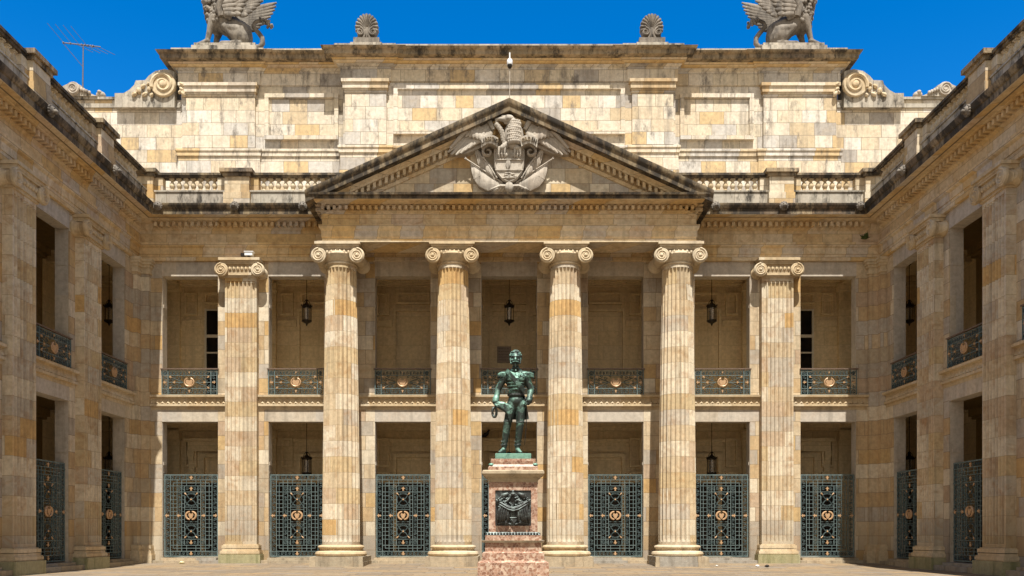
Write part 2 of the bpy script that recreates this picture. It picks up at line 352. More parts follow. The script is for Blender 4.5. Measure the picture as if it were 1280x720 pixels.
def pilaster_proto():
    sh = MB(); sh.prism([(x, y, .90) for x, y in flutes(1.22, -.2, .30, 7)], (0, 0, 10.0))
    sh.box(-.61, .61, -.30, .2, .78, .90); sh.box(-.61, .61, -.30, .2, 10.9, 11.02)
    o = sh.build('pilaster', 'col', sharp=28)
    b = MB()
    for (e, z0, z1) in ((.13, .4, .55), (.15, .43, .52), (.09, .55, .62), (.10, .64, .75), (.05, .75, .785)):
        b.box(-.61 - e, .61 + e, -.30 - e, .2, z0, z1)
    b.build('base', 'trim', o); p = MB(); p.box(-.80, .80, -.50, .2, 0, .4); p.build('plinth', 'mossy', o)
    c = MB(); c.box(-.66, .66, -.35, .2, 11.02, 11.10); c.box(-.70, .70, -.41, .2, 11.10, 11.2)
    c.box(-.62, .62, -.395, .2, 11.2, 11.5); c.box(-.76, .76, -.47, .2, 11.5, 11.56); egg_row(c, -.46, .46, -.415, 11.34, 6, .07)
    c.box(-.74, .74, -.49, .2, 11.56, 11.64); c.box(-.79, .79, -.55, .2, 11.64, 11.742)
    for sg in (-1, 1): volute(c, sg * .70, 11.29, -.51, .04, .262, -sg)
    c.build('capital', 'trim', o, sharp=40); return o
def column_proto():
    n, k = 24, 6; rs = []
    for z, dep in ((.78, 0), (.90, 0), (.97, .7), (1.05, 1), (2.5, 1), (4, 1), (5.5, 1), (7, 1), (8.5, 1), (9.8, 1), (10.72, 1), (10.80, .7), (10.86, 0), (11.0, 0)):
        t = (z - .78) / 10.2; R = .685 - .135 * t ** 1.55; ring = []
        for i in range(n):
            for j in range(k):
                a = 2 * PI * (i + j / k) / n; q = j / k
                d = 0 if q < .14 else math.sqrt(max(0, 1 - ((q - .57) / .43) ** 2)) * .075 * dep
                ring.append(((R - d) * cos(a), (R - d) * sin(a), z))
        rs.append(ring)
    sh = MB(); sh.rings(rs); o = sh.build('column', 'col', sharp=25)
    b = MB(); b.lathe([(.8, .37), (.92, .39), (.945, .46), (.92, .53), (.84, .55), (.80, .57), (.77, .62), (.79, .66), (.83, .67), (.845, .71), (.82, .76), (.74, .775), (.70, .785), (.6, .79)], n=40)
    b.build('base', 'trim', o)
    p = MB(); p.box(-.95, .95, -.95, .95, .185, .37); p.box(-.965, .965, -.965, .965, 0, .183); p.build('plinth', 'plinth', o)
    c = MB(); c.lathe([(.54, 10.97), (.585, 10.99), (.6, 11.03), (.57, 11.06), (.60, 11.09), (.68, 11.2), (.73, 11.32), (.70, 11.4)], n=40)
    c.box(-.66, .66, -.60, .60, 11.3, 11.53); c.box(-.74, .74, -.655, .655, 11.48, 11.55)
    egg_row(c, -.46, .46, 0, 11.37, 6, .07, lambda x: -.60 - .05 * (1 - (x / .5) ** 2)); egg_row(c, -.46, .46, 0, 11.37, 6, .07, lambda x: .60 + .05 * (1 - (x / .5) ** 2))
    c.box(-.76, .76, -.70, .70, 11.55, 11.63); c.box(-.82, .82, -.76, .76, 11.63, 11.722)
    for sg in (-1, 1): volute(c, sg * .69, 11.24, -.70, .70, .275, -sg)
    c.build('capital', 'trim', o, sharp=40); return o
_used = set()
def put(proto, parent, loc, rz=0., world=True):
    o = proto if proto.name not in _used else copy_tree(proto)
    _used.add(proto.name); o.parent = parent; o.location = Vector(loc) - (org(parent) if parent is not None else Vector((0, 0, 0))); o.rotation_euler = (0, 0, rz); return o
PIL = pilaster_proto(); COLM = column_proto()
def baluster_proto():
    b = MB(); b.box(-.085, .085, -.085, .085, 0, .05)
    b.lathe([(.06, .05), (.075, .07), (.055, .1), (.085, .17), (.105, .22), (.09, .28), (.055, .36), (.045, .40), (.075, .42), (.075, .44), (.05, .45)], n=12)
    b.box(-.085, .085, -.085, .085, .45, .5); return b.build('baluster', 'trim', sharp=40)
BAL = baluster_proto()

# ------------------------------------------------------------------ walls of the three courtyard fronts
ENT = [(-.45, 11.742), (.12, 11.742), (.12, 11.98), (.15, 11.99), (.15, 12.22), (.23, 12.28), (.26, 12.36), (.26, 12.41), (.16, 12.43), (.16, 12.88), (.22, 12.92), (.26, 12.95), (.26, 13.13), (.56, 13.15), (.58, 13.17), (-.45, 13.171)]
SOF = [(-.4, 13.172), (.60, 13.172), (.76, 13.21), (.94, 13.22), (.94, 13.236), (-.4, 13.237)]
COR = [(-.45, 13.238), (.95, 13.24), (.95, 13.42), (.99, 13.44), (1.05, 13.54), (1.06, 13.62), (-.45, 13.66)]
LED = [(-.4, 6.0), (.012, 6.0), (.012, 6.12), (.10, 6.13), (.10, 6.215), (.04, 6.22), (.04, 6.385), (.03, 6.39), (.03, 6.46), (.16, 6.48), (.17, 6.56), (-.4, 6.56)]
def frame(mb, u0, u1, z0, z1, o, wd=.09, t=.14):
    mb.box(u0, u1, o, o + t, z1 - wd, z1); mb.box(u0, u1, o, o + t, z0, z0 + wd)
    mb.box(u0, u0 + wd, o, o + t, z0 + wd, z1 - wd); mb.box(u1 - wd, u1, o, o + t, z0 + wd, z1 - wd)
def side_build(side, root, centers, ua, ub, pils, seg):
    T, rz = SIDES[side]; PLM = 'plaster' if side == 'front' else 'plaster_shade'
    wl = MB(T); cs = sorted(centers); edges = [ua] + [e for c in cs for e in (c - HW, c + HW)] + [ub]
    for i in range(0, len(edges), 2): wl.box(edges[i], edges[i + 1], -WT, 0, 0, ZA)
    wl.build('wall', 'wall', root, sharp=None)
    for c in cs:
        for z0, z1 in ((Z1, ZB0 + .01), (Z2, ZA)):
            li = MB(T); li.box(c - HW, c + HW, -WT, -.004, z0, z1 if z1 == ZA else 6.55); li.build('lintel', 'plain', root, sharp=None)
        for sg in (-1, 1):
            jl = MB(T)
            for (z0, z1) in ((.262, Z1), (6.562, Z2)): jl.box(min(c + sg * HW, c + sg * (HW - .012)), max(c + sg * HW, c + sg * (HW - .012)), -WT - .01, -.035, z0, z1)
            jl.build_each('jamb', 'plain', root, sharp=None)
            jm = MB(T)
            for (z0, z1) in ((3.86, 3.98), (9.98, 10.10)):
                for (pr, o0, o1, a, b_) in ((.035, -WT + .06, -.1, z0, z1), (.018, -WT + .05, -.09, z0 - .3, z0 - .26)):
                    jm.box(min(c + sg * HW, c + sg * (HW - pr)), max(c + sg * HW, c + sg * (HW - pr)), o0, o1, a, b_)
            jm.build_each('jamb_moulding', 'plain', root, sharp=None)
        stp = MB(T); stp.box(c - HW - .2, c + HW + .2, .002, .42, 0, .17); stp.box(c - HW + .002, c + HW - .002, -WT, .22, 0, .26); stp.build('step', 'plinth', root, sharp=None)
    # balcony ledge with its leaf ornament
    lm = MB(); sweep(lm, UP, LED, seg, seg + 1)
    lm.T = T; u = ua + .12
    while u < ub - .1:
        lm.add([(u - .10, .035, 6.222), (u + .10, .035, 6.222), (u, .035, 6.385), (u, .125, 6.25)], [(0, 1, 2), (0, 1, 3), (1, 2, 3), (2, 0, 3)]); u += .215
    lm.build('balcony_ledge', 'trim', root, sharp=30)
    e = MB(); sweep(e, UP, ENT, seg, seg + 1); e.build('entablature', 'ent', root, sharp=30)
    k = MB(); sweep(k, UP, SOF, seg, seg + 1); k.build('soffit', 'ent', root, sharp=30)
    k = MB(); sweep(k, UP, COR, seg, seg + 1); cor = k.build('cornice', 'crust', root, sharp=30)
    d = MB(T); u = ua + .12 + (.7 if side == 'front' else 0); uend = ub - .1 - .7
    while u < uend:
        if not (side == 'front' and abs(u) < 6.7): d.box(u, u + .115, .24, .50, 12.96, 13.125)
        u += .235
    if side == 'front':
        for sg in (-1, 1):
            h = MB(); [h.add(v, f) for v, f in d.pieces if v[0][0] * sg > 0]; h.build('dentil_course', 'ent', root, sharp=None)
    else: d.build('dentil_course', 'ent', root, sharp=None)
    for (pu) in pils: put(PIL, root, T(pu, 0, 0), rz)
    # arcade interior: floors, ceilings, back wall
    a0, a1 = (-18.2, 18.2) if side == 'front' else (ua, W)
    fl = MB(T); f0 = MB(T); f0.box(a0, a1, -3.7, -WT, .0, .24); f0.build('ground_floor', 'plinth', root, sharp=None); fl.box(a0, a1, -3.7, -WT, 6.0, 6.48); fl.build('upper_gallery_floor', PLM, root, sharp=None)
    ce = MB(T); ce.box(a0, a1, -3.9, -WT, 12.2, 12.5)
    if side == 'front': ce.box(-18.2, -14.4, -WT, 0, 12.2, 12.5); ce.box(14.4, 18.2, -WT, 0, 12.2, 12.5)
    for c in cs:
        for sg in (-1, 1):
            if sg == -1 and c != cs[0]: continue
            x = c + sg * S / 2
            if abs(x) > 18: continue
            ce.box(x - .28, x + .28, -3.7, -WT, 11.85, 12.2); ce.box(x - .28, x + .28, -3.7, -WT, 5.7, 6.0)
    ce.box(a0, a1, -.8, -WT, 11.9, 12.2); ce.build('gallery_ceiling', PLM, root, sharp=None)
    bw = MB(T); bw.box(a0, a1, -3.95, -3.7, 0, 12.5)
    if side == 'front':
        for sg in (-1, 1): bw.box(min(sg * 18.2, sg * 18.4), max(sg * 18.2, sg * 18.4), -3.95, 1.2, 0, 12.5)
    O = -3.7
    bw.box(a0, a1, O, O + .34, 11.97, 12.2); bw.box(a0, a1, O, O + .2, 11.86, 11.97); bw.box(a0, a1, O, O + .30, 5.72, 6.0); bw.box(a0, a1, O, O + .18, 5.62, 5.72)
    for i, c in enumerate(cs):
        for x in ((c - S / 2, c + S / 2) if i == 0 else (c + S / 2,)):
            if side != 'front' and x > W - .3: continue
            bw.box(x - .32, x + .32, O, O + .22, .24, 11.55); bw.box(x - .38, x + .38, O, O + .44, 11.55, 11.86); bw.box(x - .36, x + .36, O, O + .40, 5.2, 5.62)
        win = side == 'front' and i in (0, len(cs) - 1)
        frame(bw, c - .72, c + .72, 11.05, 11.55, O)
        if not win: frame(bw, c - .86, c + .86, 6.5, 10.85, O, .12, .14)
        for sg in (-1, 1):
            q = c + sg * 1.30
            frame(bw, q - .27, q + .27, 10.57, 11.53, O); bw.box(q - .40, q + .40, O, O + .07, 10.09, 10.36); bw.box(q - .40, q + .40, O, O + .11, 10.33, 10.37)
            frame(bw, q - .26, q + .26, 4.06, 5.30, O); frame(bw, q - .26, q + .26, 3.5, 3.85, O)
        hood = 1.5 if side == 'front' and i in (0, 3, len(cs) - 1) else 1.02
        bw.box(c - hood, c + hood, O, O + (.42 if hood > 1.2 else .14), 5.12, 5.26); bw.box(c - hood + .12, c + hood - .12, O, O + .2 * (hood > 1.2) + .08, 4.72, 5.12)
        frame(bw, c - .86, c + .86, .24, 4.62, O, .16, .20)
        if hood > 1.2:
            for sg in (-1, 1):
                q = c + sg * 1.25; bw.box(q - .14, q + .14, O, O + .3, 4.5, 4.72)
                bw.prism([(q - .12, O, 3.75), (q - .12, O + .12, 3.7), (q - .12, O + .17, 3.95), (q - .12, O + .15, 4.2), (q - .12, O + .27, 4.4), (q - .12, O + .28, 4.5), (q - .12, O, 4.5)], (.24, 0, 0))
    dd = MB(T); dd.box(a0, a1, -3.7, -3.7 + .005 + .03, .24, 3.35); dd.build('shade_sheet', 'shade_sheet', root, sharp=None)  # added dark sheet on the lower back wall, imitating shade behind the gates
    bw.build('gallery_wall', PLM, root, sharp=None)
    return cor

R_main = thing('palace_building', 'central two-storey sandstone front with open galleries behind the bronze statue', 'building', (0, W, 0))
cor_f = side_build('front', R_main, fc, -XC, XC, [-2.5 * S, 2.5 * S], 1)
R_left = thing('palace_wing', 'shaded sandstone wing on the left side of the courtyard, below the rooftop aerial', 'building', (-XC, 24, 0))
cor_l = side_build('left', R_left, wc, WY0, W, [wc[0] - S * (k + .5) for k in range(4)], 0)
R_right = thing('palace_wing', 'shaded sandstone wing on the right side of the courtyard, opposite the aerial', 'building', (XC, 24, 0))
cor_r = side_build('right', R_right, wc, WY0, W, [wc[0] - S * (k + .5) for k in range(4)], 2)

# corner pilasters, folded round the inner corners
for sg in (-1, 1):
    def fold(mb, e, z0, z1):
        for xi, y0 in ((13.88 - e, 33.30 - e), (14.20 - e, 32.98 - e)):
            a, b = sorted((sg * XC, sg * xi)); mb.box(a, b, y0, W if y0 > 33.1 - e else 33.30 - e, z0, z1)
    m = MB(); fold(m, 0, .78, 11.2); o = m.build('corner_pilaster', 'wall', R_main, sharp=None)
    m = MB()
    for e, z0, z1 in ((.05, 11.2, 11.28), (.02, 11.28, 11.44), (.07, 11.44, 11.54), (.13, 11.54, 11.64), (.17, 11.64, 11.74)): fold(m, e, z0, z1)
    m.build('capital', 'trim', o, sharp=None); m = MB()
    for e, z0, z1 in ((.16, 0, .4), (.13, .4, .53), (.08, .53, .62), (.10, .62, .74), (.04, .74, .78)): fold(m, e, z0, z1)
    m.build('base', 'trim', o, sharp=None)
# tall gallery windows at both ends of the upper storey
for sg in (-1, 1):
    c = sg * 3 * S; yb = W + 3.7
    m = MB(); m.box(c - .68, c + .68, yb - .05, yb + .1, 6.5, 10.8); wnd = m.build('window', 'glassdark', R_main, sharp=None)
    m = MB()
    for x in (-.70, -.035, .63): m.box(c + x, c + x + .07, yb - .11, yb - .045, 6.5, 10.85)
    for z in (6.5, 7.3, 8.12, 8.94, 10.78): m.box(c - .63, c + .63, yb - .10, yb - .046, z, z + .06)
    m.box(c - .63, c + .63, yb - .12, yb - .046, 9.62, 9.74)
    m.build('window_frame', 'winwood', wnd, sharp=None)
# carved waterspouts on the cornices
def spout(loc, rz, parent):
    m = MB(); m.ell((0, 0, 0), .17, .15, .17); m.ell((0, -.14, -.03), .09, .11, .08)
    for i in range(12): a = 2 * PI * i / 12; m.ell((.17 * cos(a), .02, .17 * sin(a)), .06, .07, .06, 6, 4)
    for sx in (-1, 1): m.ell((sx * .06, -.13, .07), .03, .03, .03, 6, 4)
    m.ell((0, -.17, -.10), .06, .05, .03, 6, 4)
    o = m.build('waterspout', 'lionstone', parent, world=False); o.scale = (.8, .8, .8); o.location = Vector(loc) - org(parent); o.rotation_euler = (0, 0, rz)
for x in (-2.5 * S, -13.2, -7.75, 2.5 * S, 13.2, 7.75): spout((x, W - 1.08, 13.50), 0, cor_f)
for k in range(3):
    y = wc[0] - S * (k + .5); spout((-XC + 1.08, y, 13.50), PI / 2, cor_l); spout((XC - 1.08, y, 13.50), -PI / 2, cor_r)

# balustrades
def balustrade(side, root, pieces, peds, ends):
    T, rz = SIDES[side]
    for p in peds:
        m = MB(T); m.box(p - .50, p + .50, .26, .84, 13.6, 14.12); m.box(p - .46, p + .46, .26, .80, 14.12, 14.72)
        for sg in (-1, 1): m.box(min(p + sg * .46, p + sg * .78), max(p + sg * .46, p + sg * .78), .36, .64, 14.235, 14.735)
        q = m.build('pedestal', 'wall', root, sharp=None)
        m = MB(T); m.box(p - .52, p + .52, .22, .86, 14.72, 14.85); m.box(p - .62, p + .62, .18, .94, 14.85, 14.99); m.build('pedestal_cap', 'crust2', q, sharp=None)
    for (a, b) in pieces:
        m = MB(T); m.box(a, b, .32, .66, 13.6, 14.18); m.box(a, b, .36, .70, 14.18, 14.235); rail = m.build('balustrade', 'concrete', root, sharp=None)
        m = MB(T); m.box(a, b, .34, .66, 14.735, 14.81); m.box(a, b, .30, .71, 14.81, 14.9); m.build('rail', 'crust', rail, sharp=None)
        a2, b2 = a + .80, b - .80; n = int((b2 - a2) / .253)
        for i in range(n): put(BAL, rail, T(a2 + (b2 - a2) * (i + .5) / n, .5, 14.235), rz)
P25, P15 = 2.5 * S, 1.5 * S
balustrade('front', R_main, [(-13.8, -P25), (-P25, -P15), (P15, P25), (P25, 13.8)], [-13.95, -P25, P25, 13.95], None)
wp = [32.95] + [wc[0] - S * (k + .5) for k in range(4)]
for sd_, rt in (('left', R_left), ('right', R_right)): balustrade(sd_, rt, [(wp[i + 1], wp[i]) for i in range(4)], wp[1:], None)
# flat terrace roofs over the galleries
m = MB(); m.box(-XC, XC, W + WT, 37.2, 13.4, 13.55); m.build('terrace', 'plinth', R_main, sharp=None)
for rt, a, b in ((R_left, -18.6, -XC - WT), (R_right, XC + WT, 18.6)):
    m = MB(); m.box(a, b, WY0, 37.2, 13.4, 13.55); m.box(a, b, WY0 - .3, WY0, 0, 13.35); m.build('terrace', 'plinth', rt, sharp=None)

# ------------------------------------------------------------------ portico
R_port = thing('portico', 'projecting sandstone portico of four fluted columns under a triangular pediment', 'portico', (0, 31.83, 0))
for k in (-1.5, -.5, .5, 1.5): put(COLM, R_port, (k * S, 31.83, 0))
HX, FY, FB = 6.78, 31.30, 32.36
PP = [(-HX, 33.2), (-HX, FY), (HX, FY), (HX, 33.2)]
PE = [(-1.06, 11.722), (0, 11.722), (0, 11.93), (.03, 11.94), (.03, 12.16), (.08, 12.22), (.11, 12.30), (.11, 12.36), (.0, 12.38), (.0, 12.60), (.02, 12.61), (.02, 12.80), (.07, 12.84), (.10, 12.87), (.02, 12.88), (.02, 13.02), (.22, 13.04), (-1.06, 13.045)]
m = MB(); sweep(m, PP, PE); m.box(-HX + 1.05, HX - 1.05, FB - .02, 33.1, 12.25, 12.4); pent = m.build('entablature', 'ent', R_port, sharp=30)
m = MB(); sweep(m, PP, [(-.02, 11.722), (.13, 11.722), (.13, 11.765), (-.02, 11.775)]); m.build('fillet', 'trim', pent, sharp=None)
m = MB(); x = -HX + .0
while x < HX - .05: m.box(x, x + .105, FY - .235, FY, 12.885, 13.01); x += .215
for sg in (-1, 1):
    y = FY
    while y < 32.9: m.box(min(sg * (HX), sg * (HX + .235)), max(sg * (HX), sg * (HX + .235)), y, y + .105, 12.885, 13.01); y += .215
m.build('dentil_course', 'ent', pent, sharp=None)
PC = [(-6.5, 33.2), (-6.5, FY), (6.5, FY), (6.5, 33.2)]
m = MB(); sweep(m, PC, [(-.7, 13.047), (.24, 13.047), (.30, 13.08), (.60, 13.085), (.60, 13.10), (-.7, 13.101)]); m.build('soffit', 'ent', pent, sharp=30)
m = MB(); sweep(m, PC, [(-.7, 13.102), (.61, 13.102), (.61, 13.2), (.70, 13.22), (.72, 13.29), (-.7, 13.31)]); m.build('cornice', 'crust', pent, sharp=30)
# pediment: solid gable, raking cornices, dentils
AP = 16.62; EX = 7.24; SL = (AP - 13.36) / EX
ped = MB(); ped.prism([(-6.75, FY, 13.3), (6.75, FY, 13.3), (0, FY, 13.3 + 6.75 * SL - .25)], (0, 5.75, 0)); pedo = ped.build('pediment', 'wall', R_port, sharp=None)
def rake(prof, name, mat, x0=EX):
    m = MB(); rs = []
    for x in (-x0, 0, x0): rs.append([(x, FY - o, AP - abs(x) * SL + v) for o, v in prof])
    m.rings(rs); return m.build(name, mat, pedo, sharp=30)
rake([(-1.6, -.02), (.74, 0), (.74, -.10), (.70, -.19), (.66, -.24), (.65, -.40), (-.02, -.42), (-1.6, -.42)], 'raking_cornice', 'crust')
rake([(-.02, -.425), (.40, -.425), (.36, -.49), (.30, -.53), (.28, -.60), (.02, -.61), (.02, -.83), (.10, -.845), (.05, -.96), (-.02, -.98)], 'raking_moulding', 'ent', EX - .5)
m = MB()
for sg in (-1, 1):
    x = .28
    while x < 5.9:
        z = lambda q: AP - q * SL
        m.prism([(sg * x, FY + .0, z(x) - .825), (sg * (x + .105), FY + .0, z(x + .105) - .825), (sg * (x + .105), FY + .0, z(x + .105) - .615), (sg * x, FY + .0, z(x) - .615)], (0, -.26, 0)); x += .215
for sg in (-1, 1):
    h = MB(); [h.add(v, f) for v, f in m.pieces if v[0][0] * sg > 0]; h.build('raking_dentils', 'ent', pedo, sharp=None)

# ------------------------------------------------------------------ attic storey behind the terrace
A = 37.0
R_att = thing('attic_storey', 'pale stone attic block with panels and scrolls rising behind the pediment', 'building', (0, A, 13.5))
m = MB(); m.box(-14.05, 14.05, A, 46, 13.4, 21.0); m.box(-19.7, -14.05, A + .06, 46, 13.4, 19.80); m.box(14.05, 19.7, A + .06, 46, 13.4, 19.80); m.box(-7.05, 7.05, A - .33, A + .05, 13.4, 20.99)
m.build('wall', 'attic', R_att, sharp=None)
m = MB(); m.box(-19.72, -14.3, A - .02, A + .7, 19.80, 19.9); m.box(14.3, 19.72, A - .02, A + .7, 19.80, 19.9); m.box(-19.72, -14.05, A, A + .1, 19.45, 19.62); m.box(14.05, 19.72, A, A + .1, 19.45, 19.62)
m.build_each('coping', 'concrete', R_att, sharp=None)
AP_ = [(-14.05, 46), (-14.05, A), (-10.75, A), (-10.75, A + .06), (-7.05, A + .06), (-7.05, A - .33), (-5.1, A - .33), (-5.1, A - .27), (5.1, A - .27), (5.1, A - .33), (7.05, A - .33), (7.05, A + .06), (10.75, A + .06), (10.75, A), (14.05, A), (14.05, 46)]
m = MB(); sweep(m, AP_, [(-.4, 20.37), (.10, 20.37), (.10, 20.95), (.17, 20.98), (.24, 21.03), (-.4, 21.04)])
sweep(m, AP_, [(-.35, 17.32), (.16, 17.32), (.16, 17.50), (.20, 17.52), (.20, 17.60), (.10, 17.66), (-.35, 17.67)])
sweep(m, AP_, [(-.3, 14.6), (.14, 14.6), (.14, 16.4), (.10, 17.32), (-.3, 17.32)])
m.build('frieze_and_base', 'attic', R_att, sharp=30)
m = MB(); sweep(m, AP_, [(-.4, 21.042), (.26, 21.042), (.34, 21.08), (.42, 21.19), (-.4, 21.2)]); m.build('cyma', 'ent', R_att, sharp=30)
m = MB(); sweep(m, AP_, [(-.4, 21.202), (.62, 21.202), (.66, 21.22), (.66, 21.38), (.76, 21.43), (.80, 21.5), (.1, 21.54), (-.4, 21.54)]); m.build('cornice', 'crust2', R_att, sharp=30)
m = MB()
sweep(m, AP_, [(-.3, 21.53), (.32, 21.53), (.32, 21.83), (-.3, 21.84)]); m.build('parapet', 'concrete', R_att, sharp=None)
m = MB(); m.box(-13.6, 13.6, A + .25, 45.7, 21.2, 21.35); m.build('roof', 'roof', R_att, sharp=None)
for x0, x1, yf in ((-13.95, -10.85, A), (10.85, 13.95, A), (-6.95, -5.2, A - .33), (5.2, 6.95, A - .33)):
    m = MB(); m.box(x0, x1, yf - .14, yf + .05, 17.66, 19.84); m.box(x0 - .03, x1 + .03, yf - .17, yf + .05, 19.84, 19.92)
    o = m.build('pilaster', 'attic', R_att, sharp=None)
    m = MB(); m.box(x0 - .04, x1 + .04, yf - .2, yf + .05, 19.925, 20.0); m.box(x0 - .08, x1 + .08, yf - .25, yf + .05, 20.0, 20.24); m.box(x0 - .13, x1 + .13, yf - .31, yf + .05, 20.24, 20.372); m.build('capital', 'attic_trim', o, sharp=None)
for x0, x1, yf, z0, z1 in ((-10.45, -7.3, A, 18.02, 20.0), (7.3, 10.45, A, 18.02, 20.0), (-4.9, 4.9, A - .33, 18.1, 20.2)):
    m = MB(); wd = .17
    for (i, t, e) in ((0, .11, 0), (1, .06, .10)):
        a, b, c, d = x0 + e, x1 - e, z0 + e, z1 - e
        m.box(a, b, yf - t, yf + .03, d - wd + i * .08, d); m.box(a, b, yf - t - .05 * (1 - i), yf + .03, c, c + wd - i * .08)
        m.box(a, a + wd - i * .08, yf - t, yf + .03, c + wd - i * .08, d - wd + i * .08); m.box(b - wd + i * .08, b, yf - t, yf + .03, c + wd - i * .08, d - wd + i * .08)
    m.build('panel_frame', 'attic', R_att, sharp=None)
# scroll consoles that step the attic down at both ends
def scroll_big(sg):
    q = lambda zx, zy: (sg * (14.27 - ((zx - 820) / 11.07) / 29.3), 0, 20.52 + (260 - zy) / 11.07 / 29.3)
    out = [(0, 445), (120, 445), (200, 400), (270, 330), (290, 270), (420, 265), (470, 205), (560, 140), (690, 112), (800, 135), (825, 150), (825, 640), (0, 640)]
    m = MB(); m.prism([(q(*p)[0], A - .22, q(*p)[2]) for p in out], (0, .75, 0)); o = m.build('scroll_console', 'concrete', R_att, sharp=None)
    m = MB(); c = q(680, 335); cc = (c[0], A - .24, c[2])
    m.lathe([(.50, -.10), (.53, -.06), (.53, .06)], cc, 30, 'y')
    spiral(m, (c[0], A - .34, c[2]), .50, .10, 1.7, .085, PI * 1.1 if sg < 0 else -.1 * PI, -1 if sg < 0 else 1, 40)
    m.ell((c[0], A - .34, c[2]), .16, .07, .16)
    for zx, zy, r in ((280, 470, .13), (340, 420, .14), (420, 470, .13), (480, 400, .12), (520, 480, .10), (400, 360, .12), (470, 330, .1), (930, 330, .12), (930, 400, .11), (950, 460, .14), (910, 440, .09)):
        p = q(zx, zy); m.ell((p[0], A - .25, p[2]), r * 1.1, .10, r * .6, 10, 6, Matrix.Rotation(sg * (.6 + zx % 7 * .3), 3, 'Y'))
        spiral(m, (p[0], A - .30, p[2]), r * .7, r * .2, 1.1, r * .22, zx % 6, sg, 14)
    m.build('scroll_ornament', 'trim', o, sharp=50)
    # small end scroll
    cx = sg * 18.62; z = 20.22; m = MB()
    m.prism([(cx + sg * .75, A - .08, 19.9), (cx + sg * .62, A - .08, 20.25), (cx + sg * .3, A - .08, 20.4), (cx, A - .08, 20.52), (cx - sg * .3, A - .08, 20.36), (cx - sg * .75, A - .08, 20.0), (cx - sg * 1.0, A - .08, 19.9)], (0, .5, 0))
    s = m.build('end_scroll', 'concrete', R_att, sharp=None); m = MB()
    m.lathe([(.27, -.06), (.29, -.03), (.29, .04)], (cx, A - .1, z - .02), 22, 'y'); spiral(m, (cx, A - .16, z - .02), .26, .05, 2., .045, 0, sg, 34)
    for i in range(4): m.ell((cx - sg * (.36 + .11 * i), A - .12, 20.16 - .045 * i), .07, .06, .09, 8, 6)
    m.build('scroll_ornament', 'greyrelief', s, sharp=50)
    m = MB(); m.ell((cx - sg * 1.07, A + .15, 20.03), .2, .2, .17); m.ell((cx - sg * 1.07, A + .05, 20.1), .1, .16, .1); m.build('end_knob', 'greyrelief', s)
for sg in (-1, 1): scroll_big(sg)
m = MB(); m.prism([(19.0, A + .9, 19.9), (21.5, A + .9, 19.9), (21.5, A + .9, 20.36), (19.35, A + .9, 20.42)], (0, 4, 0))
tag(m.build('tiled_roof', 'roof', None, sharp=None), 'rusty tiled roof end peeping over the right wing beside the small scroll', 'roof')

# ------------------------------------------------------------------ iron gates
def fleur(mb, x, z, s=1., rot=0., y=-.03):
    pts = [(0, .105), (.022, .06), (.055, .055), (.062, .02), (.035, .028), (.018, .005), (.035, -.03), (.012, -.05), (-.012, -.05), (-.035, -.03), (-.018, .005), (-.035, .028), (-.062, .02), (-.055, .055), (-.022, .06)]
    c, d = cos(rot), sin(rot)
    mb.prism([(x + s * (a * c - b * d), y, z + s * (a * d + b * c)) for a, b in pts], (0, .025, 0))
def scroll_band(mb, x0, x1, z0, z1, r, step, y=0., tr=.0165):
    hor = (x1 - x0) > (z1 - z0); L = (x1 - x0) if hor else (z1 - z0); n = max(1, int(L / step)); mid = (z0 + z1) / 2 if hor else (x0 + x1) / 2
    for i in range(n):
        p = (i + .5) / n * L; s = 1 if i % 2 else -1
        c = (x0 + p, y, mid) if hor else (mid, y, z0 + p)
        spiral(mb, c, r, r * .25, 1.35, tr, (PI / 2 if hor else 0) * s, s, 11, 0, 4)
        a = (PI * .25) * s; dx, dz = r * 1.15 * cos(a), r * 1.15 * sin(a)
        mb.ell((c[0] + dx * .85, y, c[2] + dz * .85), r * .36, .012, r * .2, 6, 4); mb.ell((c[0] - dx * .85, y, c[2] - dz * .85), r * .2, .012, r * .36, 6, 4)
def rosette(mb, x, z, r, y=0.):
    mb.tube([(x + r * cos(2 * PI * i / 12), y, z + r * sin(2 * PI * i / 12)) for i in range(13)], .014, 4)
    for i in range(4): a = PI / 4 + PI / 2 * i; mb.ell((x + r * .5 * cos(a), y, z + r * .5 * sin(a)), r * .3, .012, r * .3, 6, 4)
def bar_v(mb, x, z0, z1, w=.012, t=.014, y=0.): mb.box(x - w, x + w, y - t, y + t, z0, z1)
def bar_h(mb, z, x0, x1, w=.012, t=.017, y=0.): mb.box(x0, x1, y - t, y + t, z - w, z + w)
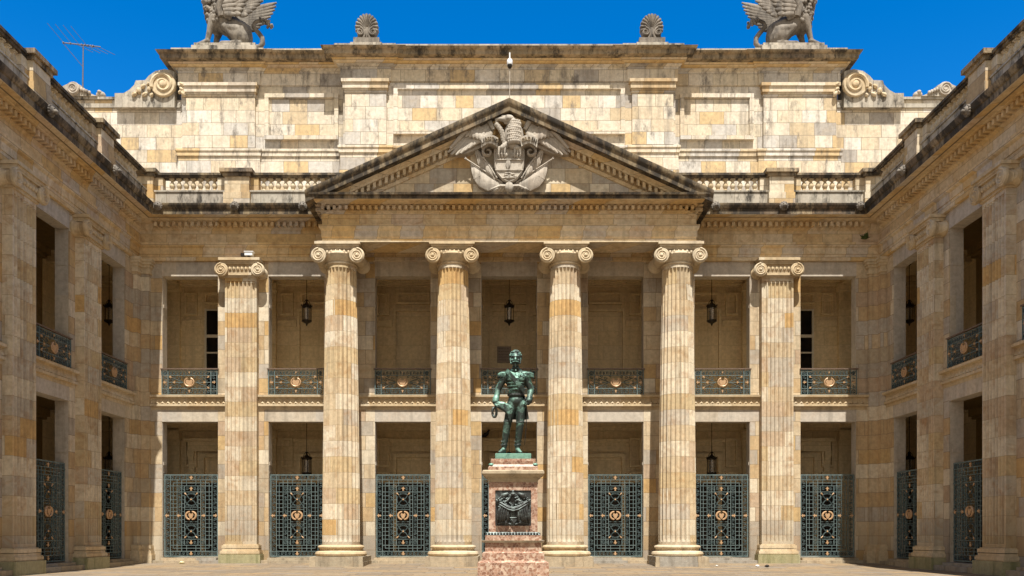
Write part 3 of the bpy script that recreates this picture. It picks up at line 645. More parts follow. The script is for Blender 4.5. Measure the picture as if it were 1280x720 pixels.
def gate_proto():
    H, w = 3.2, 1.045
    root = thing('iron_gate', 'x', 'gate', (0, 0, 0), 0, 'iron gates of the ground floor openings')
    b = MB()
    for x in (w - .02, .81): bar_v(b, x, 0, H, .02 if x > 1 else .013); bar_v(b, -x, 0, H, .02 if x > 1 else .013)
    for z in (.02, H - .02): bar_h(b, z, -w, w, .02)
    for z in (.21, H - .21): bar_h(b, z, -w - .08, w + .08, .013)
    bar_h(b, H / 2, -w - .08, w + .08, .012, .02)
    for z in (.66, H - .66, 1.1): bar_h(b, z, -w - .07, -w, .02)
    b.build('frame', 'ironlight', root, sharp=None, world=False)
    b = MB()
    for sg in (-1, 1):
        bar_v(b, sg * .70, .33, H - .33, .010)
        for x in (.55, .37): bar_v(b, sg * x, .21, H - .21, .011)
        bar_v(b, sg * .26, .445, H - .445, .010); bar_v(b, sg * .18, .21, .445, .008); bar_v(b, sg * .18, H - .445, H - .21, .008)
    for z in (.33, H - .33): bar_h(b, z, -.705, .705, .011)
    for z in (.445, H - .445, .68, H - .68): bar_h(b, z, -.81, .81, .011)
    z = .83
    while z < H - .75:
        for sg in (-1, 1): bar_h(b, z, min(sg * .81, sg * .55), max(sg * .81, sg * .55), .009, .012); bar_h(b, z, min(sg * .37, sg * .26), max(sg * .37, sg * .26), .008, .012)
        z += .154
    for z in (1.27, 1.36, H - 1.27, H - 1.36): bar_h(b, z, -.26, .26, .008)
    b.build('grille', 'ironlight', root, sharp=None, world=False)
    s = MB()
    for sg in (-1, 1):
        a, c = sorted((sg * .825, sg * 1.01)); scroll_band(s, a, c, .24, H - .24, .062, .155); 
        a, c = sorted((sg * .39, sg * .53)); scroll_band(s, a, c, .69, H - .69, .052, .125)
        for zz in (.115, H - .115): rosette(s, sg * .92, zz, .07)
        for zz in (.56, H - .56): rosette(s, sg * .46, zz, .065)
    for z0, z1 in ((.04, .195), (H - .195, H - .04)): scroll_band(s, -.80, -.07, z0, z1, .058, .145); scroll_band(s, .07, .80, z0, z1, .058, .145)
    for z0, z1 in ((.46, .66), (H - .66, H - .46)): scroll_band(s, -.36, -.07, z0, z1, .058, .14); scroll_band(s, .07, .36, z0, z1, .058, .14)
    for zc in (.98, H - .98):
        for sg in (-1, 1):
            s.tube([(-.24 * sg, 0, zc - .27), (-.10 * sg, 0, zc - .06), (.10 * sg, 0, zc + .06), (.24 * sg, 0, zc + .27)], .018, 5)
            s.tube([(sg * (.08 + .16 * (1 - (i / 8 * 2 - 1) ** 2)), 0, zc - .26 + .52 * i / 8) for i in range(9)], .016, 5)
            s.tube([(-.25 + .5 * i / 8, 0, zc + sg * (.09 + .14 * (1 - (i / 8 * 2 - 1) ** 2) )) for i in range(9)], .016, 5)
        rosette(s, 0, zc, .06)
    for sg in (-1, 1): s.tube([(0, 0, H / 2 + sg * .2), (.05, 0, H / 2 + sg * .27), (0, 0, H / 2 + sg * .36), (-.05, 0, H / 2 + sg * .27), (0, 0, H / 2 + sg * .2)], .013, 4)
    s.build('scrollwork', 'iron', root, sharp=60, world=False)
    m = MB()
    for sg in (-1, 1):
        pts = [(sg * (.04 + .155 * sin(PI * i / 12)), -.04, H / 2 - .15 * cos(PI * i / 12)) for i in range(13)]
        m.tube(pts, [.026 + .016 * sin(PI * i / 12) for i in range(13)], 7)
    m.prism([(0, -.06, H / 2 - .13), (.06, -.06, H / 2 - .07), (.1, -.06, H / 2 + .05), (.06, -.06, H / 2 + .1), (0, -.06, H / 2 + .06), (-.06, -.06, H / 2 + .1), (-.1, -.06, H / 2 + .05), (-.06, -.06, H / 2 - .07)], (0, .05, 0))
    m.build('medallion', 'gilt', root, sharp=40, world=False)
    f0 = None
    for x, z, r in ((0, H - .13, 0), (0, H - .56, 0), (0, .13, PI), (0, .56, PI), (-.92, H / 2, PI / 2), (-.46, H / 2, PI / 2), (.92, H / 2, -PI / 2), (.46, H / 2, -PI / 2)):
        m = MB(); fleur(m, x, z - .02 * cos(r), 1.05, r); m.build('finial', 'gilt', root, sharp=None, world=False)
    for zc in (.98, H - .98):
        m = MB(); m.ell((0, -.03, zc), .035, .03, .035, 8, 6)
        up = 1 if zc > 1.6 else -1
        for sg in (-1, 1): m.cap((sg * .18, -.03, zc + up * .18), (sg * .235, -.03, zc + up * .24), .012, .03, 6)
        m.build('boss', 'gilt', root, sharp=50, world=False)
    return root
def railing_proto():
    w, H = 1.08, 1.07
    root = thing('balcony_railing', 'x', 'railing', (0, 0, 0), 0, 'iron railings of the upper gallery')
    b = MB()
    for x in (w - .015, .83): bar_v(b, x, 0, H - .03, .016); bar_v(b, -x, 0, H - .03, .016)
    for z in (.06, .29, .80, .97): bar_h(b, z, -w, w, .012)
    for x in (.42, 0): bar_v(b, x, 0, .06, .014); bar_v(b, -x - .001, 0, .06, .014)
    bar_h(b, .53, -.83, -.24, .012); bar_h(b, .53, .24, .83, .012); b.build('frame', 'ironlight', root, sharp=None, world=False)
    h = MB(); h.box(-w - .04, w + .04, -.045, .045, H - .045, H); h.build('handrail', 'darkrail', root, sharp=None, world=False)
    s = MB()
    scroll_band(s, -1.04, 1.04, .80, .97, .055, .125); scroll_band(s, -.83, .83, .07, .28, .075, .16); scroll_band(s, -1.03, -.85, .30, .79, .06, .16); scroll_band(s, .85, 1.03, .30, .79, .06, .16)
    for sg in (-1, 1):
        rosette(s, sg * .94, .175, .07); rosette(s, sg * .94, .885, .06)
        for a in (-1, 1):
            s.tube([(sg * .30, 0, .53 + a * .03), (sg * .5, 0, .53 + a * .1), (sg * .74, 0, .53 + a * .2)], .016, 4)
            spiral(s, (sg * .40, 0, .53 + a * .17), .07, .02, 1.2, .014, 0, a * sg, 10, 0, 4); spiral(s, (sg * .56, 0, .53 + a * .21), .055, .02, 1.2, .014, PI, a * sg, 10, 0, 4); spiral(s, (sg * .66, 0, .53 + a * .07), .05, .02, 1.2, .013, PI, a * sg, 10, 0, 4)
            spiral(s, (sg * .22, 0, .53 + a * .22), .045, .02, 1.1, .013, PI, a * sg, 9, 0, 4)
            spiral(s, (sg * .77, 0, .53 + a * .12), .045, .02, 1.1, .013, PI, -a * sg, 9, 0, 4)
    s.build('scrollwork', 'iron', root, sharp=60, world=False)
    m = MB()
    pts = [(.18 * cos(a) , -.035, .53 + .16 * sin(a)) for a in [PI / 2 + .35 + (2 * PI - .7) * i / 24 for i in range(25)]]
    m.tube(pts, .028, 6); m.prism([(0, -.05, .39), (.09, -.05, .44), (.14, -.05, .55), (.09, -.05, .64), (0, -.05, .59), (-.09, -.05, .64), (-.14, -.05, .55), (-.09, -.05, .44)], (0, .05, 0))
    m.build('medallion', 'gilt', root, sharp=40, world=False)
    for x, z, r, sc in ((-.93, .53, PI / 2, 1), (.93, .53, -PI / 2, 1), (-.60, .53, -PI / 2, .8), (.60, .53, PI / 2, .8), (0, .17, 0, .8), (0, .9, 0, .6), (-.72, .73, PI * .3, .8), (-.72, .33, PI * .7, .8), (.72, .73, -PI * .3, .8), (.72, .33, -PI * .7, .8)):
        f = MB(); fleur(f, x, z, sc * .9, r); f.build('finial', 'gilt', root, sharp=None, world=False)
    return root
GATE = gate_proto(); RAILP = railing_proto()
ordn = ['leftmost sunlit gate, in the end bay beside the left wing', 'sunlit gate between the left flat pilaster and the first round column', 'sunlit gate between the first and second round columns', 'gate half hidden behind the red stone statue pedestal', 'sunlit gate just right of the statue, between the third and fourth columns', 'sunlit gate between the fourth column and the right flat pilaster', 'half shaded gate in the end bay beside the right wing']
for i, c in enumerate(fc):
    o = put(GATE, None, TF(c, -.14, .30)); tag(o, 'green iron ' + ordn[i])
    p = put(RAILP, None, TF(c, .05, 6.525))
    tag(p, ['iron balcony railing over the leftmost gate of the sunlit front', 'sunlit railing with one dark end, left of the first round column', 'railing half in shadow between the first and second columns', "railing behind the statue's shoulders", 'railing half in shadow right of the statue, between the third and fourth columns', 'sunlit railing between the fourth column and the right pilaster', 'railing at the right end of the sunlit front, one end in shade'][i])
for sd_, sgn, nm in (('left', -1, 'left'), ('right', 1, 'right')):
    T, rz = SIDES[sd_]
    for i, c in enumerate(wc):
        wh = ['in the deepest bay beside the corner', 'in the second bay from the corner', 'in the third bay, at the picture edge', 'in the nearest bay'][i]
        o = put(GATE, None, T(c, -.14, .30), rz); tag(o, 'dark shaded iron gate of the %s wing, %s' % (nm, wh))
        o = put(RAILP, None, T(c, .05, 6.525), rz); tag(o, 'black shaded balcony railing of the %s wing, %s' % (nm, wh))

# ------------------------------------------------------------------ lanterns
def lantern_proto(L):
    root = thing('hanging_lantern', 'x', 'lantern', (0, 0, 0), 0, 'lanterns hanging in the galleries')
    m = MB(); m.tube([(0, 0, 0), (0, 0, -L)], .014, 5); m.lathe([(.07, -.06), (.06, 0)], n=10); m.build('rod', 'black', root, world=False)
    m = MB(); z = -L
    m.lathe([(.012, z), (.07, z - .05), (.03, z - .09), (.05, z - .15), (.10, z - .19), (.15, z - .26), (.21, z - .30), (.21, z - .33), (.17, z - .34)], n=8)
    m.lathe([(.17, z - .86), (.21, z - .87), (.21, z - .91), (.12, z - .96), (.05, z - 1.0), (.03, z - 1.06), (.008, z - 1.10)], n=8)
    for i in range(8):
        a = 2 * PI * (i + .5) / 8; x, y = .185 * cos(a), .185 * sin(a); m.tube([(x, y, z - .33), (x, y, z - .88)], .012, 4)
        m.cap((x * 1.1, y * 1.1, z - .28), (x * 1.15, y * 1.15, z - .22), .025, .006, 6)
    for i in range(4): a = PI / 2 * i; m.tube([(.015, 0, z - .02), (.10 * cos(a), .10 * sin(a), z - .10), (.16 * cos(a), .16 * sin(a), z - .28)], .011, 4)
    m.build('lantern_cage', 'black', root, world=False)
    m = MB(); m.lathe([(.09, z - .34), (.10, z - .5), (.09, z - .86)], n=10); m.build('lantern_glass', 'lglass', root, world=False, sharp=60)
    return root
LU = lantern_proto(1.45); LD = lantern_proto(1.45)
for k, lb in ((-2, 'left of the first round column'), (0, "straight above the statue's head"), (2, 'right of the fourth round column')):
    tag(put(LU, None, (k * S, 35.2, 12.2)), 'dark metal lantern hung in the upper gallery ' + lb)
for k, lb in ((-2, 'above the second gate from the left wing'), (0, "behind the statue's boots"), (2, 'above the second gate from the right wing')):
    tag(put(LD, None, (k * S, 35.2, 6.0)), 'dark lantern hung in the ground floor gallery ' + lb)
for sg, nm in ((-1, 'left'), (1, 'right')):
    tag(put(LU, None, (sg * 16.3, 35.2, 12.2)), 'lantern in the dark %s corner of the upper gallery' % nm)
    tag(put(LD, None, (sg * 16.3, 35.2, 6.0)), 'lantern in the dark %s corner of the lower gallery' % nm)

# ------------------------------------------------------------------ coat of arms in the pediment
CX = lambda zx: (zx - 603) / 6.856 / 34.7
CZ = lambda zy: 1.2 + (667 - (140 + zy / 6.856)) * 31.2 / 1080
CY = FY - .05
R_coat = thing('coat_of_arms', 'grey carved coat of arms with condor, shield and flags in the pediment', 'relief', (0, FY, CZ(690)))
def leafp(mb, p0, p1, wd, th, y0, y1=None, n=7):
    """a feather or cloth tongue from p0 to p1 (x,z), widest in the middle"""
    p0 = Vector((p0[0], y0, p0[1])); p1 = Vector((p1[0], y0 if y1 is None else y1, p1[1])); d = (p1 - p0).normalized(); sd = Vector((d.z, 0, -d.x)).normalized(); nn = d.cross(sd).normalized(); rs = []
    for i in range(n):
        t = i / (n - 1); ww = wd * (.35 + .65 * sin(PI * min(1, .18 + t * .82) ** 1.0)) if t < .98 else wd * .25; c = p0.lerp(p1, t)
        rs.append([tuple(c + sd * ww * cos(a) + nn * th * sin(a) * (.5 + .5 * (ww / wd))) for a in [2 * PI * k / 8 for k in range(8)]])
    mb.rings(rs)
for sg in (-1, 1):
    q = lambda zx, zy: (sg * abs(CX(zx)), CZ(zy))
    WO = .17
    m = MB()
    tips = [(82, 370), (110, 392), (150, 398), (190, 385), (225, 362), (258, 345), (300, 318), (345, 300)]
    for i, tp in enumerate(tips):                               # primaries
        t = i / 7; root = (395 + 50 * t, 92 + 110 * t); a, b = q(*root), q(*tp); leafp(m, a, b, .13, .05, CY - WO - .13 - .012 * i)
    for r in range(3):
        for i in range(6):
            t = i / 5; a = q(330 - 20 * r + t * (120 + 10 * r), 150 + 25 * r + t * (60 + 10 * r)); b = q(230 + 35 * r + t * 160, 250 + 8 * r + t * 55); leafp(m, a, b, .10, .045, CY - WO - .22 - .03 * r)
    m.tube([(q(100, 345)[0], CY - WO - .18, q(100, 345)[1]), (q(240, 190)[0], CY - WO - .24, q(240, 190)[1]), (q(330, 100)[0], CY - WO - .26, q(330, 100)[1]), (q(385, 78)[0], CY - WO - .26, q(385, 78)[1]), (q(430, 115)[0], CY - WO - .22, q(430, 115)[1]), (q(470, 185)[0], CY - WO - .2, q(470, 185)[1])], [.05, .10, .12, .12, .10, .08], 8)
    m.prism([(q(95, 385)[0], CY - WO - .10, q(95, 385)[1]), (q(385, 78)[0], CY - WO - .10, q(385, 78)[1]), (q(470, 185)[0], CY - WO - .10, q(470, 185)[1]), (q(400, 310)[0], CY - WO - .10, q(400, 310)[1]), (q(230, 380)[0], CY - WO - .10, q(230, 380)[1])], (0, .42, 0))
    m.build('wing', 'greyrelief', R_coat, sharp=50)
    # two flags on each side with their poles
    for nm, pole, cloth, yo in (('flag', ((260, 245), (455, 520)), [(285, 285), (330, 310), (385, 395), (460, 470), (470, 560), (395, 520), (340, 460), (310, 360)], .14), ('flag', ((230, 420), (545, 625)), [(275, 455), (500, 600), (590, 640), (560, 685), (420, 688), (345, 650), (300, 590), (280, 520)], .19), ('flag', ((385, 415), (500, 590)), [(385, 425), (460, 500), (480, 600), (400, 540)], .24)):
        m = MB(); P = [q(*c) for c in cloth]; cx = sum(p[0] for p in P) / len(P); cz = sum(p[1] for p in P) / len(P)
        m.rings([[(x, CY + .02, z) for x, z in P], [(x, CY - yo, z) for x, z in P], [(cx + (x - cx) * .6, CY - yo - .06, cz + (z - cz) * .6) for x, z in P]])
        a, b = q(*pole[0]), q(*pole[1])
        for i in range(4):
            t = .2 + .2 * i; x0, z0 = P[0][0] + (P[3][0] - P[0][0]) * t * .5, P[0][1] + (P[3][1] - P[0][1]) * t * .5
            e = P[len(P) - 2 - i % 3]; m.tube([(x0, CY - yo - .01, z0), ((x0 + e[0]) / 2, CY - yo - .05, (z0 + e[1]) / 2), (e[0], CY - yo, e[1])], [.02, .03, .015], 5)
        o = m.build(nm, 'greyrelief', R_coat, sharp=50)
        m = MB(); m.tube([(a[0], CY - yo - .05, a[1]), (b[0], CY - yo - .05, b[1])], .028, 6); m.cap((a[0], CY - yo - .05, a[1]), (a[0] - sg * -.01, CY - yo - .05, a[1] + .08), .05, .01, 6); m.build('flag_pole', 'greyrelief', o)
    # scrolled ribbon with its motto
    m = MB(); arc = []
    for i in range(15):
        t = i / 14; zx = 360 + 150 * t; zy = 300 - 32 * sin(PI * t) - 8 * t; arc.append((zx, zy))
    rs = []
    for zx, zy in arc:
        a, b = q(zx, zy - 8), q(zx + (435 - zx) * .12, zy + 62); rs.append([(a[0], CY - .2, a[1]), (a[0], CY - .62, a[1]), (b[0], CY - .60, b[1]), (b[0], CY - .2, b[1])])
    m.rings(rs)
    c = q(420, 375); spiral(m, (c[0], CY - .34, c[1]), .22, .06, 1.1, .06, PI / 2, -sg, 20, 0, 6, 2.6)
    rb = m.build('ribbon', 'greyrelief', R_coat, sharp=50)
    word = 'LIBERTAD' if sg < 0 else 'ORDEN'; mm = MB(); n = len(word)
    for i, ch in enumerate(word):
        t = (.08 + .84 * (i + .5) / n) if sg < 0 else 1 - (.14 + .72 * (i + .5) / n)
        zx = 360 + 150 * t; zy = 300 - 32 * sin(PI * t) - 8 * t + 44; x, z = q(zx, zy)
        cu = bpy.data.curves.new('glyph', 'FONT'); cu.body = ch; cu.size = .20; cu.extrude = .02; cu.align_x = 'CENTER'
        to = bpy.data.objects.new('glyph', cu); me = to.to_mesh(); slope = sg * -1 * (-32 * PI * cos(PI * t)) / 150 * .8; slope = -(-32 * PI * cos(PI * t)) / 150 * (1 if sg < 0 else -1) * .8
        ca, sa = cos(math.atan(slope)), sin(math.atan(slope))
        mm.add([(x + v.co.x * .8 * ca - v.co.y * sa, CY - .63 - v.co.z, z + v.co.x * .8 * sa + v.co.y * ca) for v in me.vertices], [list(p.vertices) for p in me.polygons])
        to.to_mesh_clear(); bpy.data.objects.remove(to); bpy.data.curves.remove(cu)
    mm.build('motto', 'crust', rb, sharp=None)
# shield
m = MB(); half = [(0, 640), (60, 612), (105, 560), (125, 500), (130, 420), (130, 342)]
out = [(CX(603 + x), CZ(y)) for x, y in half] + [(CX(603 - x), CZ(y)) for x, y in half[::-1][:-1]]
m.rings([[(x, CY, z) for x, z in out], [(x, CY - .34, z) for x, z in out], [(x * .93, CY - .38, z + (CZ(470) - z) * .06) for x, z in out], [(x * .88, CY - .345, z + (CZ(470) - z) * .11) for x, z in out]])
sh = m.build('shield', 'greyrelief', R_coat, sharp=30)
m = MB()
for zy in (440, 528): m.box(CX(603 - 118), CX(603 + 118), CY - .39, CY - .33, CZ(zy + 5), CZ(zy - 5))
leafp(m, (CX(595), CZ(450)), (CX(590), CZ(520)), .09, .04, CY - .37); m.ell((CX(560), CY - .36, CZ(400)), .16, .05, .1); m.ell((CX(650), CY - .36, CZ(400)), .16, .05, .1)
for i in range(9): m.ell((CX(603 + 55 * cos(i * 2.4) * (i / 9)), CY - .36, CZ(578 + 22 * sin(i * 2.4))), .10, .05, .035, 8, 6)
m.tube([(CX(545), CY - .36, CZ(600)), (CX(603), CY - .38, CZ(585)), (CX(660), CY - .36, CZ(600))], .03, 6); m.build('shield_charges', 'greyrelief', sh)
# condor body
m = MB(); pt = lambda zx, zy, d: (CX(zx), CY - d, CZ(zy))
m.ell(pt(640, 235, .36), .36, .26, .52); m.ell(pt(648, 185, .38), .25, .22, .32); m.cap(pt(640, 170, .42), pt(610, 112, .46), .22, .16); m.ell(pt(596, 112, .5), .20, .17, .14)
m.cap(pt(575, 118, .52), pt(520, 112, .5), .12, .07); m.cap(pt(525, 108, .5), pt(492, 118, .5), .06, .05); m.cap(pt(494, 116, .5), pt(488, 145, .5), .05, .015); m.ell(pt(580, 100, .62), .035, .04, .035, 8, 6); m.cap(pt(610, 95, .5), pt(545, 92, .52), .05, .05)
m.tube([pt(560 + 60 * sin(a * .7), 140 + 10 * a, .5 - .02 * a) for a in range(5)], .05, 7)
for z in range(10):
    for i in range(7): m.ell(pt(596 + i * 15 + (z % 2) * 7, 140 + z * 19, .36 + .26 * math.sqrt(max(.05, 1 - ((i - 3) / 4.2) ** 2)) * (1 if z > 2 else .85)), .06, .05, .085, 6, 5, Matrix.Rotation(.5, 3, 'X'))
for sg in (-1, 1):
    m.cap(pt(615 + sg * 30, 310, .36), pt(608 + sg * 65, 350, .44), .13, .10)
    for k in range(3): m.cap(pt(608 + sg * (45 + 22 * k), 350, .44), pt(606 + sg * (42 + 26 * k), 405, .43), .06, .03); m.cap(pt(606 + sg * (42 + 26 * k), 400, .43), pt(606 + sg * (40 + 24 * k), 425, .40), .04, .02)
m.build('condor', 'greyrelief', R_coat, sharp=50)
m = MB()                                                        # laurel hanging from the beak
for i in range(16):
    t = i / 15; p = pt(495 + 85 * t + 12 * sin(t * 5), 150 + 160 * t, .46 - .05 * t); m.ell(p, .085, .06, .11, 7, 5, Matrix.Rotation(.5 * (-1) ** i, 3, 'Y'))
m.tube([pt(520, 160, .4), pt(550, 230, .42), pt(590, 310, .4)], .07, 6); m.build('laurel', 'greyrelief', R_coat, sharp=50)
m = MB()
for i in range(9): m.cap(pt(470 + i * 33, 690 - 14 * sin(PI * i / 8), .12), pt(500 + i * 30, 676 - 14 * sin(PI * i / 8), .22), .09, .06, 8)
m.ell(pt(603, 668, .3), .16, .12, .2); m.tube([pt(440, 680, .16), pt(530, 655, .26), pt(603, 662, .3), pt(680, 655, .26), pt(765, 680, .16)], .06, 6); m.build('ribbon_knot', 'greyrelief', R_coat)

# ------------------------------------------------------------------ palmettes and winged lions on the parapet
def palmette(x, label):
    y = A - .55; r = thing('palmette', label, 'ornament', (x, y, 21.64), 0, 'palmette ornaments on the parapet'); m = MB()
    m.box(-.66, .66, -.40, .5, -.30, .07); b = m.build('pedestal', 'concrete', r, world=False, sharp=None); m = MB(); m.box(-.54, .54, -.33, .3, .07, .31); m.build('block', 'lionstone', r, world=False, sharp=None)
    m = MB(); m.prism([(.46 * cos(a) * (1 if sin(a) > -.2 else .9), -.16, .80 + (.46 if sin(a) > 0 else .5) * sin(a)) for a in [2 * PI * i / 24 for i in range(24)]], (0, .34, 0))
    for i in range(13):
        a = rad(-14 + 208 * i / 12); c, s_ = cos(a), sin(a)
        m.tube([(.08 * c, -.14, .76 + .1 * s_), (.28 * c, -.25, .78 + .36 * s_), (.44 * c, -.22, .79 + .52 * s_), (.475 * c, -.1, .80 + .55 * s_)], [.03, .055, .065, .03], 7)
    m.prism([(-.44, -.2, .31), (.44, -.2, .31), (.30, -.2, .6), (-.30, -.2, .6)], (0, .36, 0))
    m.build('leaf_fan', 'lionstone', r, world=False, sharp=50); m = MB()
    for sg in (-1, 1): spiral(m, (sg * .26, -.27, .57), .17, .03, 1.8, .05, PI / 2, sg, 26); m.tube([(sg * .09, -.24, .66), (sg * .06, -.25, .5), (sg * .13, -.24, .33)], .05, 6); m.lathe([(.15, -.26), (.15, -.1)], (sg * .26, 0, .57), 14, 'y')
    m.build('scrolls', 'lionstone', r, world=False, sharp=50)
palmette(-5.98, 'carved stone palmette on the parapet, on the side of the rooftop aerial'); palmette(5.98, 'carved stone palmette on the parapet, on the side away from the aerial')

def lion(x, sg, label):
    r = thing('winged_lion', label, 'statue', (x, A + .1, 21.69), 0, 'winged lion statues on the parapet')
    P = lambda zx, zy, d=0.: (-sg * -1 * ((zx / 10.28 + 240 - 281.5) / 29.67), d, .31 + (545 - zy) / 10.28 / 29.67)
    if sg > 0: P0 = P; P = lambda zx, zy, d=0.: (-((zx / 10.28 + 240 - 281.5) / 29.67), d, .31 + (545 - zy) / 10.28 / 29.67)
    else: P = lambda zx, zy, d=0.: ((zx / 10.28 + 240 - 281.5) / 29.67, d, .31 + (545 - zy) / 10.28 / 29.67)
    m = MB(); a, b = sorted((P(5, 0)[0], P(845, 0)[0])); m.box(a, b, -.62, .62, -.32, .14); a, b = sorted((P(30, 0)[0], P(820, 0)[0])); m.box(a, b, -.52, .52, .14, .30); m.build('pedestal', 'concrete', r, world=False, sharp=None)
    m = MB()
    m.ell(P(600, 400), .48, .44, .55); m.cap(P(600, 330), P(330, 190), .44, .44); m.ell(P(270, 190), .42, .42, .55); m.cap(P(260, 130), P(215, -60), .36, .30)
    m.ell(P(190, -110), .30, .27, .30); m.cap(P(165, -95), P(105, -75), .17, .13); m.cap(P(150, -62), P(110, -52), .10, .08); m.ell(P(98, -88), .05, .08, .04)
    for dy in (-.27, .27):
        o = 0 if dy < 0 else 40
        m.cap(P(260 + o, 190, dy), P(215 + o, 330, dy), .21, .15); m.cap(P(215 + o, 330, dy), P(180 + o, 470, dy), .14, .10); m.cap(P(180 + o, 490, dy), P(90 + o, 525, dy), .12, .10); m.ell(P(60 + o * .6, 528, dy), .11, .11, .07)
        for k in (-1, 0, 1): m.ell(P(48 + o * .6, 532, dy + k * .06), .05, .035, .05, 8, 6)
        m.ell(P(560, 390, dy * 1.1), .34, .20, .36); m.cap(P(560, 350, dy * 1.2), P(400, 305, dy * 1.25), .20, .13); m.cap(P(405, 310, dy * 1.25), P(560, 480, dy * 1.2), .13, .10); m.cap(P(600, 515, dy * 1.15), P(370, 520, dy * 1.15), .09, .10)
        for k in (-1, 0, 1): m.ell(P(350, 525, dy * 1.15 + k * .06), .06, .035, .05, 8, 6)
        m.ell(P(235, -165, dy * .7), .07, .05, .1)
    body = m.build('body', 'lionstone', r, world=False); remesh(body, .035, 3)
    m = MB(); rnd = random.Random(3)
    for i in range(150):
        a = rnd.uniform(0, 2 * PI); t = rnd.random(); zx = 290 - 75 * t + 0; zy = 250 - 350 * t; rr = .40 - .04 * t
        c = P(zx, zy); m.ell((c[0] + rr * 1.05 * cos(a), rr * sin(a), c[2] + rnd.uniform(-.08, .08)), .085, .085, .10, 7, 5)
    for i in range(30):
        a = rnd.uniform(0, 2 * PI); c = P(205, -110); m.ell((c[0] + .06 * (1 if sg < 0 else -1) + .1 * cos(i), .3 * cos(a), c[2] + .3 * sin(a)), .08, .08, .09, 7, 5)
    m.build('mane', 'lionstone', r, world=False, sharp=60)
    m = MB(); m.tube([P(690, 505), P(760, 522), P(835, 520), P(872, 470), P(868, 400), P(825, 340), P(780, 290), P(752, 240), P(775, 195), P(820, 175), P(870, 175)], [.13, .12, .115, .11, .105, .10, .095, .09, .08, .075, .07], 10)
    rnd = random.Random(5)
    for i in range(46): t = rnd.random(); c = P(850 + 130 * t, 175 + 55 * t); m.ell((c[0] + rnd.uniform(-.05, .05), rnd.uniform(-.1, .1), c[2] + rnd.uniform(-.10, .10)), .06, .06, .06, 7, 5)
    m.build('tail', 'lionstone', r, world=False, sharp=60)
    for dy in (-1, 1):
        m = MB(); yb = dy * .46
        def fe(p0, p1, wd, y0, y1): leafp(m, (p0[0], p0[2]), (p1[0], p1[2]), wd, .05, y0, y1)
        for i in range(9): t = i / 8; fe(P(470 + 150 * t, 20 + 150 * t), P(1010 - 40 * t - 240 * t * t, -170 + 375 * t), .15, yb, yb * 1.25)
        for i in range(7): t = i / 6; fe(P(400 + 130 * t, -30 + 190 * t), P(830 - 190 * t, -190 + 380 * t), .14, yb + dy * .05, yb * 1.2)
        for i in range(6): t = i / 5; fe(P(350 + 80 * t, -40 + 220 * t), P(640 - 60 * t, -120 + 310 * t), .13, yb + dy * .10, yb * 1.2)
        m.tube([P(380, 200, yb), P(350, 80, yb * 1.1), P(430, -70, yb * 1.15), P(640, -190, yb * 1.2), P(900, -260, yb * 1.2)], [.14, .16, .14, .11, .06], 8)
        for i in range(5): c = P(330 + 38 * i, 120 + 22 * i, yb * 1.05); m.ell(c, .12, .07, .16, 9, 6)
        m.build('wing', 'lionstone', r, world=False, sharp=60)
lion(-12.05, -1, 'winged stone lion with curled tail above the end of the attic near the aerial'); lion(12.05, 1, 'winged stone lion with curled tail above the attic end farther from the aerial')

# ------------------------------------------------------------------ statue pedestal
SX, SY = .10, 22.5
R_pd = thing('statue_pedestal', 'tall pink mottled stone pedestal with a bronze relief panel under the statue', 'pedestal', (SX, SY, 0))
SP = 49.3; zp = lambda y: 1.2 + (667 - y) / SP
def tier(mb, w0, y0, y1, w1=None):
    a = w0 / SP / 2; b = (w1 or w0) / SP / 2; z0, z1 = zp(y0), zp(y1)
    mb.rings([[(-a, -a, z0), (a, -a, z0), (a, a, z0), (-a, a, z0)], [(-b, -b, z1), (b, -b, z1), (b, b, z1), (-b, b, z1)]])
m = MB(); tier(m, 88, 726.2, 703); tier(m, 88, 703, 700.6, 78); tier(m, 77, 700.6, 691); tier(m, 76, 691, 689.5, 71); tier(m, 70, 689.5, 678.2); m.build('base', 'breccia', R_pd, world=False, sharp=None)
m = MB(); tier(m, 76, 678.2, 675.6, 78); m.build('base_ledge', 'plinth', R_pd, world=False, sharp=None)
m = MB(); tier(m, 69.5, 675.6, 669.2); m.build('lower_block', 'breccia', R_pd, world=False, sharp=None)
m = MB(); tier(m, 68, 669.2, 668.4); tier(m, 66.5, 668.4, 665.2, 61.5)
for sd_ in range(4):
    R = Matrix.Rotation(PI / 2 * sd_, 3, 'Z')
    for i in range(17):
        u = (i - 8) * 3.75 / SP; c = R @ Vector((u, -32.6 / SP, zp(667))); m.ell(tuple(c), .032, .032, .034, 7, 5)
m.build('leaf_moulding', 'bronzedk', R_pd, world=False, sharp=50)
# die: solid core, framed recess on the front
hw = 30.4 / SP; m = MB(); rx, rz0, rz1 = 22.4 / SP, zp(657.3), zp(613)
m.box(-hw, hw, -hw + .12, hw, zp(665.2), zp(602.8))
m.box(-hw, hw, -hw, -hw + .12, zp(665.2), rz0); m.box(-hw, hw, -hw, -hw + .12, rz1, zp(602.8)); m.box(-hw, -rx, -hw, -hw + .12, rz0, rz1); m.box(rx, hw, -hw, -hw + .12, rz0, rz1)
m.box(-hw - .012, hw + .012, -hw - .012, hw + .012, zp(605), zp(603.2)); m.build('die', 'breccia', R_pd, world=False, sharp=None)
m = MB(); tier(m, 61.5, 602.8, 597.2, 63); tier(m, 66, 597.2, 595.5, 68.5); tier(m, 70, 595.5, 592.5, 74.5); tier(m, 77, 592.5, 589.4); tier(m, 76, 589.4, 588, 74); m.build('cornice', 'plinth', R_pd, world=False, sharp=None)
